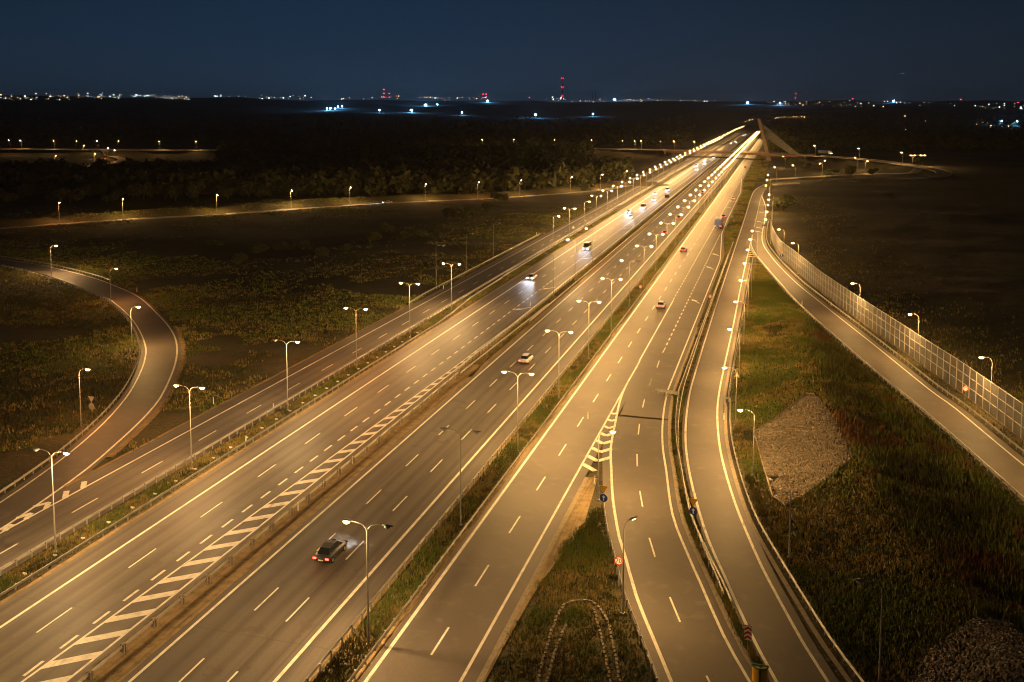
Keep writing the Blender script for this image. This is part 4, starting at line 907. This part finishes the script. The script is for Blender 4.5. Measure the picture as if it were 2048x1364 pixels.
# slopes left of the outer road and inside the loop
X, Y = scatter(260000, -330, -82.2, 60, 430, 21, .3, 60)
kp = (vnoise(X, Y, 22, 41) + .6 * vnoise(X, Y, 7, 42) > -.16) & (NR.rand(len(X)) < np.clip(1.15 - road_dist(X, Y) / 45, .12, 1)) & (NR.rand(len(X)) < np.clip(170 / np.hypot(X, Y), 0, 1)); X, Y = X[kp], Y[kp]
tufts('slope_grass', X, Y, .22 + .34 * NR.rand(len(X)), .16 + .2 * NR.rand(len(X)), GRASSES, 5, 23, (.42, .25, .33), 14.)
X, Y = scatter(60000, 10, 140, 120, 520, 25, .3, 40, lambda x, y, d: x > np.interp(y, [p.y for p in RAR[::-1]], [p.x for p in RAR[::-1]]) + 2.2)
kp = NR.rand(len(X)) < np.clip(150 / np.hypot(X, Y), 0, 1) * np.clip(1.2 - road_dist(X, Y) / 30, .1, 1); X, Y = X[kp], Y[kp]
X2, Y2 = scatter(14000, -20, -13.8, 230, 700, 35, -9, 99, lambda x, y, d: (x > np.interp(y, [300, 352, 400, 535, 620], [-15.2, -18.4, -18.8, -18.8, -21.6])) & (x < -14.2)); X3, Y3 = scatter(9000, -21.8, -9, 600, 1200, 36, .2); X = np.concatenate([X, X2, X3]); Y = np.concatenate([Y, Y2, Y3])
tufts('field_edge_grass', X, Y, .3 + .4 * NR.rand(len(X)), .2 + .2 * NR.rand(len(X)), GRASSES, 3, 27, (.3, .4, .3), 12.)

# ------------------------------------------------------------------ crushed stone slopes and the drain stones
def stones(name, Pn, n, s0, s1, seed, label, zc):
    r = np.random.RandomState(seed); x0, y0 = Pn.min(0); x1, y1 = Pn.max(0)
    X = x0 + (x1 - x0) * r.rand(n); Y = y0 + (y1 - y0) * r.rand(n); ok = inside(Pn, X, Y); X, Y = X[ok], Y[ok]; Z = height(X, Y)
    base = np.array([(-1,-1,-1),(1,-1,-1),(1,1,-1),(-1,1,-1),(-1,-1,1),(1,-1,1),(1,1,1),(-1,1,1)], float) * .5
    m = len(X); S = (s0 + (s1 - s0) * r.rand(m))[:, None, None] * (.6 + .6 * r.rand(m, 1, 3)); B = base[None] * S * (.75 + .5 * r.rand(m, 8, 3))
    a = r.rand(m) * 2 * PI; b = (r.rand(m) - .5) * 1.4
    ca, sa = np.cos(a)[:, None], np.sin(a)[:, None]; cb, sb = np.cos(b)[:, None], np.sin(b)[:, None]
    x_, y_, z_ = B[..., 0], B[..., 1], B[..., 2]; y2 = y_ * cb - z_ * sb; z2 = y_ * sb + z_ * cb
    V = np.stack([x_ * ca - y2 * sa + X[:, None], x_ * sa + y2 * ca + Y[:, None], z2 + Z[:, None] + .06], -1)
    q = np.array([(0,3,2,1),(4,5,6,7),(0,1,5,4),(1,2,6,5),(2,3,7,6),(3,0,4,7)]); Fq = (np.arange(m)[:, None, None] * 8 + q[None]).reshape(-1, 4)
    o = link(bpy.data.objects.new(name, np_mesh(name, V.reshape(-1, 3), Fq, STONE))); o['kind'] = 'stuff'; o['label'] = label; return o
stones('crushed_stone', GPN, 26000, .09, .23, 3, 'slope of pale crushed stone beside the side road', 0)
ed = [Vector((*q, 0)) for q in list(GPN[-4:]) + list(GPN[:4])]; ed2 = []
for a_, b_ in zip(ed, ed[1:]):
    for k_ in range(6): q_ = a_.lerp(b_, k_ / 6); q_.z = hz(q_.x, q_.y) + .22; ed2.append(q_)
mb = MB(); mb.tube(ed2, .09, 4); o = mb.build('stone_slope_edging', CONC); tag(o, 'thin concrete edging along the upper left side of the stone slope', 'kerb')
stones('crushed_stone', GP2, 10000, .09, .23, 4, 'second slope of crushed stone in the lower right corner', 0)
KERBST = mat('weathered_kerb_stone', (.19, .16, .115), .9, [(2., (.10, .085, .06), .4, .65)])
drain = empty('drainage_channel', at(1160, 1203), label='curved stone-lined drainage ditch in the grass wedge', cat='ditch')
sm = []
for k in range(4):
    mb = MB(); mb.box((0, 0, 0), (.44, .20, .16)); me = mb.mesh('stone', KERBST)
    for v_ in me.vertices: v_.co *= 1 + .16 * (R.random() - .5)
    sm.append(me)
for pl in DR:
    for p, h in resample(px_line(pl, 0, .5), .56):
        o = inst('stone', R.choice(sm), drain, (p.x - drain.location.x + R.uniform(-.05, .05), p.y - drain.location.y, hz(p.x, p.y) + .13), h + R.uniform(-.15, .15))

# ------------------------------------------------------------------ trees and bushes
def crown_mesh(seed, n, lobes, size, mat_, low=False):
    r = np.random.RandomState(seed); ctr = []
    for k in range(lobes):
        a = r.rand() * 2 * PI; q = r.rand() ** .5 * .55
        ctr.append((math.cos(a) * q, math.sin(a) * q, .35 + .6 * r.rand() if not low else .2 + .4 * r.rand(), .30 + .28 * r.rand()))
    C_ = np.array(ctr)[r.randint(0, lobes, n)]; d = r.randn(n, 3); d /= np.linalg.norm(d, axis=1)[:, None]
    P = C_[:, :3] + d * C_[:, 3:4] * (.55 + .45 * r.rand(n, 1)) * np.array([1, 1, .85]); P[:, 2] = np.maximum(P[:, 2], .03)
    u = r.randn(n, 3); u /= np.linalg.norm(u, axis=1)[:, None]; v = np.cross(u, r.randn(n, 3)); v /= np.linalg.norm(v, axis=1)[:, None]
    s = size * (.5 + r.rand(n, 1)); V = np.stack([P - u * s - v * s * .6, P + u * s - v * s * .6, P + v * s * 1.1], 1).reshape(-1, 3)
    return np_mesh('crown', V, np.arange(n * 3).reshape(-1, 3), mat_)
CR = [crown_mesh(i, 900, 5 + i % 3, .085, LEAF) for i in range(5)]
trm = MB(); trm.tube([(0, 0, -.1), (.02, 0, .25), (0, .03, .6)], [.05, .035, .012], 7)
for a in range(4): trm.tube([(0, 0, .2 + .07 * a), (.25 * math.cos(a * 1.7), .25 * math.sin(a * 1.7), .5 + .08 * a)], [.02, .006], 5)
TRM = trm.mesh('trunk', BARK)
def tree(p, hgt, wd, label, group, nm='tree'):
    root = empty(nm, (p.x, p.y, hz(p.x, p.y)), R.random() * 6.3, label=label, cat='tree' if nm == 'tree' else 'bush', group=group)
    inst('trunk', TRM, root, sc_=(hgt, hgt, hgt)); inst('crown', R.choice(CR), root, (0, 0, hgt * (.16 if nm == 'tree' else 0)), 0, (wd, wd, hgt * .84)); return root
GB = 'bushes in the dark field between the roads'
for i, (a, b, hh, ww) in enumerate(((520, 505, 3, 4), (560, 500, 3.5, 4), (600, 498, 3.5, 4.5), (640, 512, 3, 3.5), (430, 492, 2.5, 4), (745, 480, 4, 4), (770, 470, 5, 4), (800, 478, 3.5, 4), (830, 472, 4, 5), (880, 462, 3.5, 4), (925, 440, 5, 4), (945, 430, 6, 5), (900, 438, 4, 4), (975, 424, 4, 4), (690, 500, 2.5, 3), (1000, 405, 4, 5), (480, 520, 2.2, 3.4))):
    tree(at(a, b), hh, ww, 'shrub in the dark field left of the motorway, %s of the scattered ones' % ORD[i], GB, 'bush')
GT = 'trees behind the far slip road'
i = 0
for x_ in range(-6, 1260, 21):
    yb = np.interp(x_, [0, 400, 800, 1100, 1260], [404, 398, 378, 352, 338]) + R.uniform(-8, 5); p = at(x_, yb)
    tree(p, R.uniform(5, 9), R.uniform(5, 8), 'leafy tree in the dark belt behind the far slip road' if x_ < 950 else 'leafy tree behind the far slip road, below the overpass lamps', GT)
for i, (a, b, hh, ww, t) in enumerate(((1540, 388, 7, 2.6, 'slim dark conifer-like tree at the end of the side road bend'), (1702, 352, 6, 5, 'round bush standing against the lit right-hand loop road'), (1746, 352, 5, 5, 'second round bush against the lit right-hand loop road'), (1836, 342, 7, 4, 'small tree on the outer bend of the right-hand loop'), (1567, 424, 5, 6, 'broad dark bush in the grass right of the noise barrier start'), (1575, 405, 4, 4, 'smaller bush just past the broad dark one'), (1662, 352, 4, 6, 'low bush left of the two round ones by the loop road'), (1610, 338, 5, 6, 'bush inside the right-hand loop near the pylon'))):
    tree(at(a, b), hh, ww, t, None)
def wood(name, pts, seed, label, k=34):
    r = np.random.RandomState(seed); n = len(pts); P = np.array(pts); hh = 8 + 6 * r.rand(n); ww = 4 + 3 * r.rand(n)
    Z = height(P[:, 0], P[:, 1]); d = r.randn(n, k, 3); d /= np.linalg.norm(d, axis=2)[..., None]
    C_ = np.stack([P[:, 0], P[:, 1], Z + hh * .5], 1)[:, None] + d * np.stack([ww, ww, hh * .5], 1)[:, None] * (.6 + .4 * r.rand(n, k, 1))
    u = r.randn(n, k, 3); u /= np.linalg.norm(u, axis=2)[..., None]; v = np.cross(u, r.randn(n, k, 3)); v /= np.linalg.norm(v, axis=2)[..., None]
    s = 1.6 * (.6 + .8 * r.rand(n, k, 1)); V = np.stack([C_ - u * s, C_ + u * s, C_ + v * s * 1.5], 2).reshape(-1, 3)
    o = link(bpy.data.objects.new(name, np_mesh(name, V, np.arange(n * k * 3).reshape(-1, 3), LEAF))); o['kind'] = 'stuff'; o['label'] = label
def wpts(n, poly, seed):
    r = np.random.RandomState(seed); out = []
    while len(out) < n:
        a = r.uniform(poly[0], poly[1]); b = r.uniform(poly[2], poly[3]); p = at(a, b); out.append((p.x, p.y))
    X = np.array([q[0] for q in out]); Y = np.array([q[1] for q in out]); d = road_dist(X, Y); do = dist_to(OVN[:, :2], X, Y)
    return [q for q, e_, f_ in zip(out, d, do) if e_ > 12 and f_ > 22]
wood('far_wood', wpts(1200, (440, 1180, 299, 332), 1) + wpts(900, (-20, 1250, 352, 392), 2), 3, 'dark wood filling the land between the far slip road and the overpass')
wood('far_wood', wpts(1500, (-40, 1390, 245, 290), 4), 5, 'dark woodland beyond the overpass left of the motorway', 24)
wood('far_wood', wpts(1000, (1600, 2080, 245, 300), 6), 7, 'dark woodland on the right beyond the loop roads', 24)
wood('roadside_wood', [(R.uniform(-12, 22), R.uniform(900, 2300)) for _ in range(160)], 8, 'lit trees beside the motorway behind the pylon', 30)

# ------------------------------------------------------------------ distant town and its lights
rng = np.arange(1500, 12500, 40.0)
def on_land(px, py, up=0):
    """first point of the rising country seen at that pixel"""
    x = (px - XP) / F_PX; y = (py - (YH + F_PX * math.tan(TH))) / F_PX
    Fw = math.cos(TH) - y * math.sin(TH); D = math.sin(TH) + y * math.cos(TH); t = rng / Fw
    X = x * t * CP - Fw * t * SP_; Y = x * t * SP_ + Fw * t * CP; Z = CH - D * t
    h = height(X, Y) + up; k = np.nonzero(Z < h)[0]
    i = k[0] if len(k) else int(np.argmin(np.abs(Z - h)))
    return Vector((X[i], Y[i], Z[i]))
def light_cluster(name, pts, m, size, label):
    mb = MB()
    for a, b, s in pts:
        p = on_land(a, b, 5); k = p.length * size * s / F_PX; mb.box(p, (k, k, k))
    o = mb.build(name, m); o['kind'] = 'stuff'; o['label'] = label
r = np.random.RandomState(99)
cl = [(0, 245, 185, 200, 115, .45), (262, 312, 187, 195, 34, .1), (312, 378, 190, 199, 48, .35), (415, 442, 191, 193, 18, 0), (440, 520, 189, 195, 8, .2), (515, 625, 189, 199, 36, .2), (660, 760, 193, 199, 12, .4), (760, 800, 188, 199, 14, .6), (835, 870, 192, 200, 14, .8), (865, 975, 191, 201, 46, .5), (1090, 1140, 193, 202, 32, .15), (1140, 1200, 200, 204, 22, .5), (1195, 1330, 196, 203, 44, .55), (1330, 1430, 199, 203, 18, .3), (1530, 1600, 202, 209, 18, .2), (1560, 1680, 203, 214, 26, .75), (1680, 1830, 198, 214, 34, .5), (1950, 2048, 205, 218, 34, .5), (1830, 1950, 203, 212, 9, .5), (1940, 2030, 240, 258, 20, .8), (1780, 1900, 225, 262, 6, .7), (1390, 1420, 201, 203, 8, .4)]
P1, P2 = [], []
for x0, x1, y0, y1, n, o_ in cl:
    n = max(3, int(n * .62))
    xs = r.uniform(x0, x1, n); ys_ = y0 + (y1 - y0) * np.clip(r.beta(2, 1.6, n), 0, 1); s = .45 + 1.3 * r.rand(n) ** 3
    for q in zip(xs, ys_, s): (P2 if r.rand() < o_ else P1).append(q)
light_cluster('town_lights', P1, CITYW, 1.0, 'countless white lights of the town along the skyline')
light_cluster('town_lights', P2, CITYO, 1.0, 'countless orange lights of the town along the skyline')
FLM = MB(); FLM.box((0, 0, 0), (1, 1, 1)); FLme = FLM.mesh('floodlight', FLOOD)
mst = MB(); mst.tube([(0, 0, -1), (0, 0, 1)], .035, 6); MSm = mst.mesh('mast', STEEL)
for i, (a, b, s, t) in enumerate(((654, 218, 1.2, 'leftmost'), (661, 218, 1.3, 'second'), (670, 218.5, 1, 'third'), (676, 214.5, 1.2, 'fourth'), (684, 213.5, 1, 'fifth'), (759, 222, 1.1, 'sixth, above the pale yard'), (851, 210.5, 1.9, 'brightest'), (823, 222, 1.7, 'large low'), (875, 209.5, .8, 'small one right of the brightest'), (924, 227, 1, 'lonely one below the twin masts'), (975, 201.5, 1.3, 'one under the twin masts'), (1071, 232, 1.7, 'lonely bright one left of the chimney base'), (1186, 230, 1.1, 'greenish yard one'), (1229, 199, 1.5, 'one on the skyline right of the thin chimneys'), (1495, 206, 1.5, 'one above the motorway end'), (1560, 207, 1.2, 'one right of the motorway end'), (1787, 202, 1.2, 'one on the right skyline'), (2003, 246, 1, 'one among houses at the right edge'), (2034, 247, 1.1, 'rightmost one'))):
    p = on_land(a, b + 2, 3); g0 = p.z; k = p.length / F_PX
    root = empty('floodlight_mast', (p.x, p.y, g0 - 2), label='blue-white floodlight, %s, below the skyline' % t, cat='floodlight', group='distant blue-white floodlights')
    hgt = max(10, 2.2 * k); inst('mast', MSm, root, (0, 0, hgt / 2), sc_=(12, 12, hgt / 2)); inst('floodlight', FLme, root, (0, 0, hgt), sc_=(k * 1.6 * s,) * 3)
def tower(px, top, base, wpx, bands, beacons, name, label, m1_, m2_=None, dist=6500):
    b = ray(px, base, dist); t = ray(px, top, dist); H = t.z - b.z; wd = wpx * dist / F_PX
    root = empty(name, b, label=label, cat='chimney' if name == 'chimney' else 'mast')
    for i in range(bands):
        z0, z1 = H * i / bands, H * (i + 1) / bands; mb = MB(); f0_ = 1 - .35 * i / bands; f1_ = 1 - .35 * (i + 1) / bands
        mb.tube([(0, 0, z0), (0, 0, z1 - .01)], [wd / 2 * f0_, wd / 2 * f1_], 10); mb.build('band' if bands > 1 else 'shaft', m1_ if (i % 2 == 0 or not m2_) else m2_, root)
    for zb in beacons:
        for sx in (-1, 1): mb = MB(); k = dist / F_PX; mb.box((sx * wd * .5, -wd * .6, H * zb), (.8 * k, .8 * k, .9 * k)); mb.build('beacon', REDB, root)
    return root
LITR = emat('lit_red_band', (.55, .10, .12), .32, False); LITW = emat('lit_white_band', (.60, .55, .60), .32, False)
FB1 = mat('chimney_red', (.4, .06, .06)); FB2 = mat('chimney_white', (.6, .58, .56)); DK = mat('mast_dark', (.05, .05, .06))
tower(1125, 156, 199, 3.4, 7, (.99, .58, .16), 'chimney', 'tall banded chimney with red warning lights on the skyline', FB1, FB2)
tower(1185, 181, 199, 1.4, 1, (), 'chimney', 'left one of two thin unlit chimneys right of the banded chimney', DK)
tower(1191, 180, 199, 1.4, 1, (), 'chimney', 'right one of two thin unlit chimneys right of the banded chimney', DK)
tower(768, 178, 198, 1.0, 1, (.95, .55, .2), 'mast', 'mast with three tiers of red lights, left part of the skyline', DK)
tower(779, 186, 198, 1.0, 1, (.9, .3), 'mast', 'shorter red-lit mast just right of the three-tier one', DK)
tower(966.5, 187, 200, 1.0, 1, (.9, .35), 'mast', 'left one of the twin red-lit masts', DK); tower(972.5, 187, 200, 1.0, 1, (.9, .35), 'mast', 'right one of the twin red-lit masts', DK)
tower(1591, 187, 200, 1.0, 1, (.97, .3), 'mast', 'thin red-lit mast on the right skyline', DK)
tower(1705, 196, 204, 1.0, 1, (.8,), 'mast', 'short red-lit mast right of the thin one', DK); tower(1921, 197, 206, 1.0, 1, (.8,), 'mast', 'red-lit mast near the right edge', DK); tower(2036, 204, 209, 1.0, 1, (.8,), 'mast', 'small red-lit mast at the right edge', DK)
tower(1059, 194, 200, 1.0, 1, (.8,), 'mast', 'small red-lit mast left of the banded chimney', DK)
# glare lamps and traffic of the far bend right of the pylon
FBm = bpy.data.materials['sodium_lamp_light']
for i, (a, b) in enumerate(((1498, 238), (1490, 240), (1505, 236), (1553, 233), (1562, 232), (1569, 231), (1577, 232), (1586, 231), (1591, 232), (1602, 231), (1607, 232))):
    p = on_land(a, b + 2, 3); k = p.length / F_PX; street_lamp(p.x, p.y, p.z - 12, 12, 1.2, [(1, S_)], 'tiny lamp of the far road bending towards the town', 'far lamps of the bending road')
for i, (a, b, m) in enumerate(((1527, 240, 1), (1534, 241, 1), (1552, 237, 1), (1558, 236, 1), (1620, 236, 1), (1536, 243, 0), (1540, 242, 0), (1598, 235, 0), (1604, 235, 0), (1460, 290, 1))):
    p = on_land(a, b, 0); car(p.x, p.y, 'white', bool(m), 'far car showing %s on the bending road' % ('white headlights' if m else 'red tail lights'), 'far cars on the bending road', beam=False, z=p.z + .3, rz=math.radians(-40))
# landing plane over the right skyline
pl = ray(1804, 147, 5200); root = empty('airplane', pl, math.radians(100), label='small airplane with white lights in the sky above the right skyline', cat='airplane')
mb = MB(); mb.tube([(0, -18, 0), (0, -15, .6), (0, 12, .6), (0, 19, 1.6)], [.3, 1.9, 1.9, .4], 10); mb.build('fuselage', paints['white'], root)
mb = MB(); mb.loft([[(x_, y_ - 3, z_), (x_, y_ + 2.2 - abs(x_) * .08, z_), (x_, y_ + 2.2 - abs(x_) * .08, z_ + .3), (x_, y_ - 3 + abs(x_) * .1, z_ + .3)] for x_, y_, z_ in ((-17, 5, 1), (0, 0, 0), (17, 5, 1))]); mb.build('wings', paints['white'], root)
mb = MB(); mb.loft([[(x_ - .15, 15, 1), (x_ + .15, 15, 1), (x_ + .15, 18.5, z_), (x_ - .15, 18.5, z_)] for x_, z_ in ((-.05, 6), (.05, 6))]); mb.build('tail_fin', paints['white'], root)
for x_ in (-8, 8): mb = MB(); mb.box((x_, -2, .5), (3.2, 2.2, 1.6)); mb.build('landing_light', CITYW, root)
print('objects', len(bpy.data.objects), 'tris', sum(len(o.data.polygons) for o in bpy.data.objects if o.type == 'MESH'))

# ------------------------------------------------------------------ night haze
mb = MB(); mb.box((0, 6100, 118), (29000, 19000, 340))
hm = bpy.data.materials.new('haze'); hm.use_nodes = True; ht = hm.node_tree; ht.nodes.remove(ht.nodes['Principled BSDF'])
hv = ht.nodes.new('ShaderNodeVolumePrincipled'); hv.inputs['Density'].default_value = 4e-5; hv.inputs['Color'].default_value = (.9, .9, .9, 1); hv.inputs['Anisotropy'].default_value = .2
ht.links.new(hv.outputs[0], ht.nodes['Material Output'].inputs['Volume'])
o = mb.build('haze', hm); o['kind'] = 'stuff'
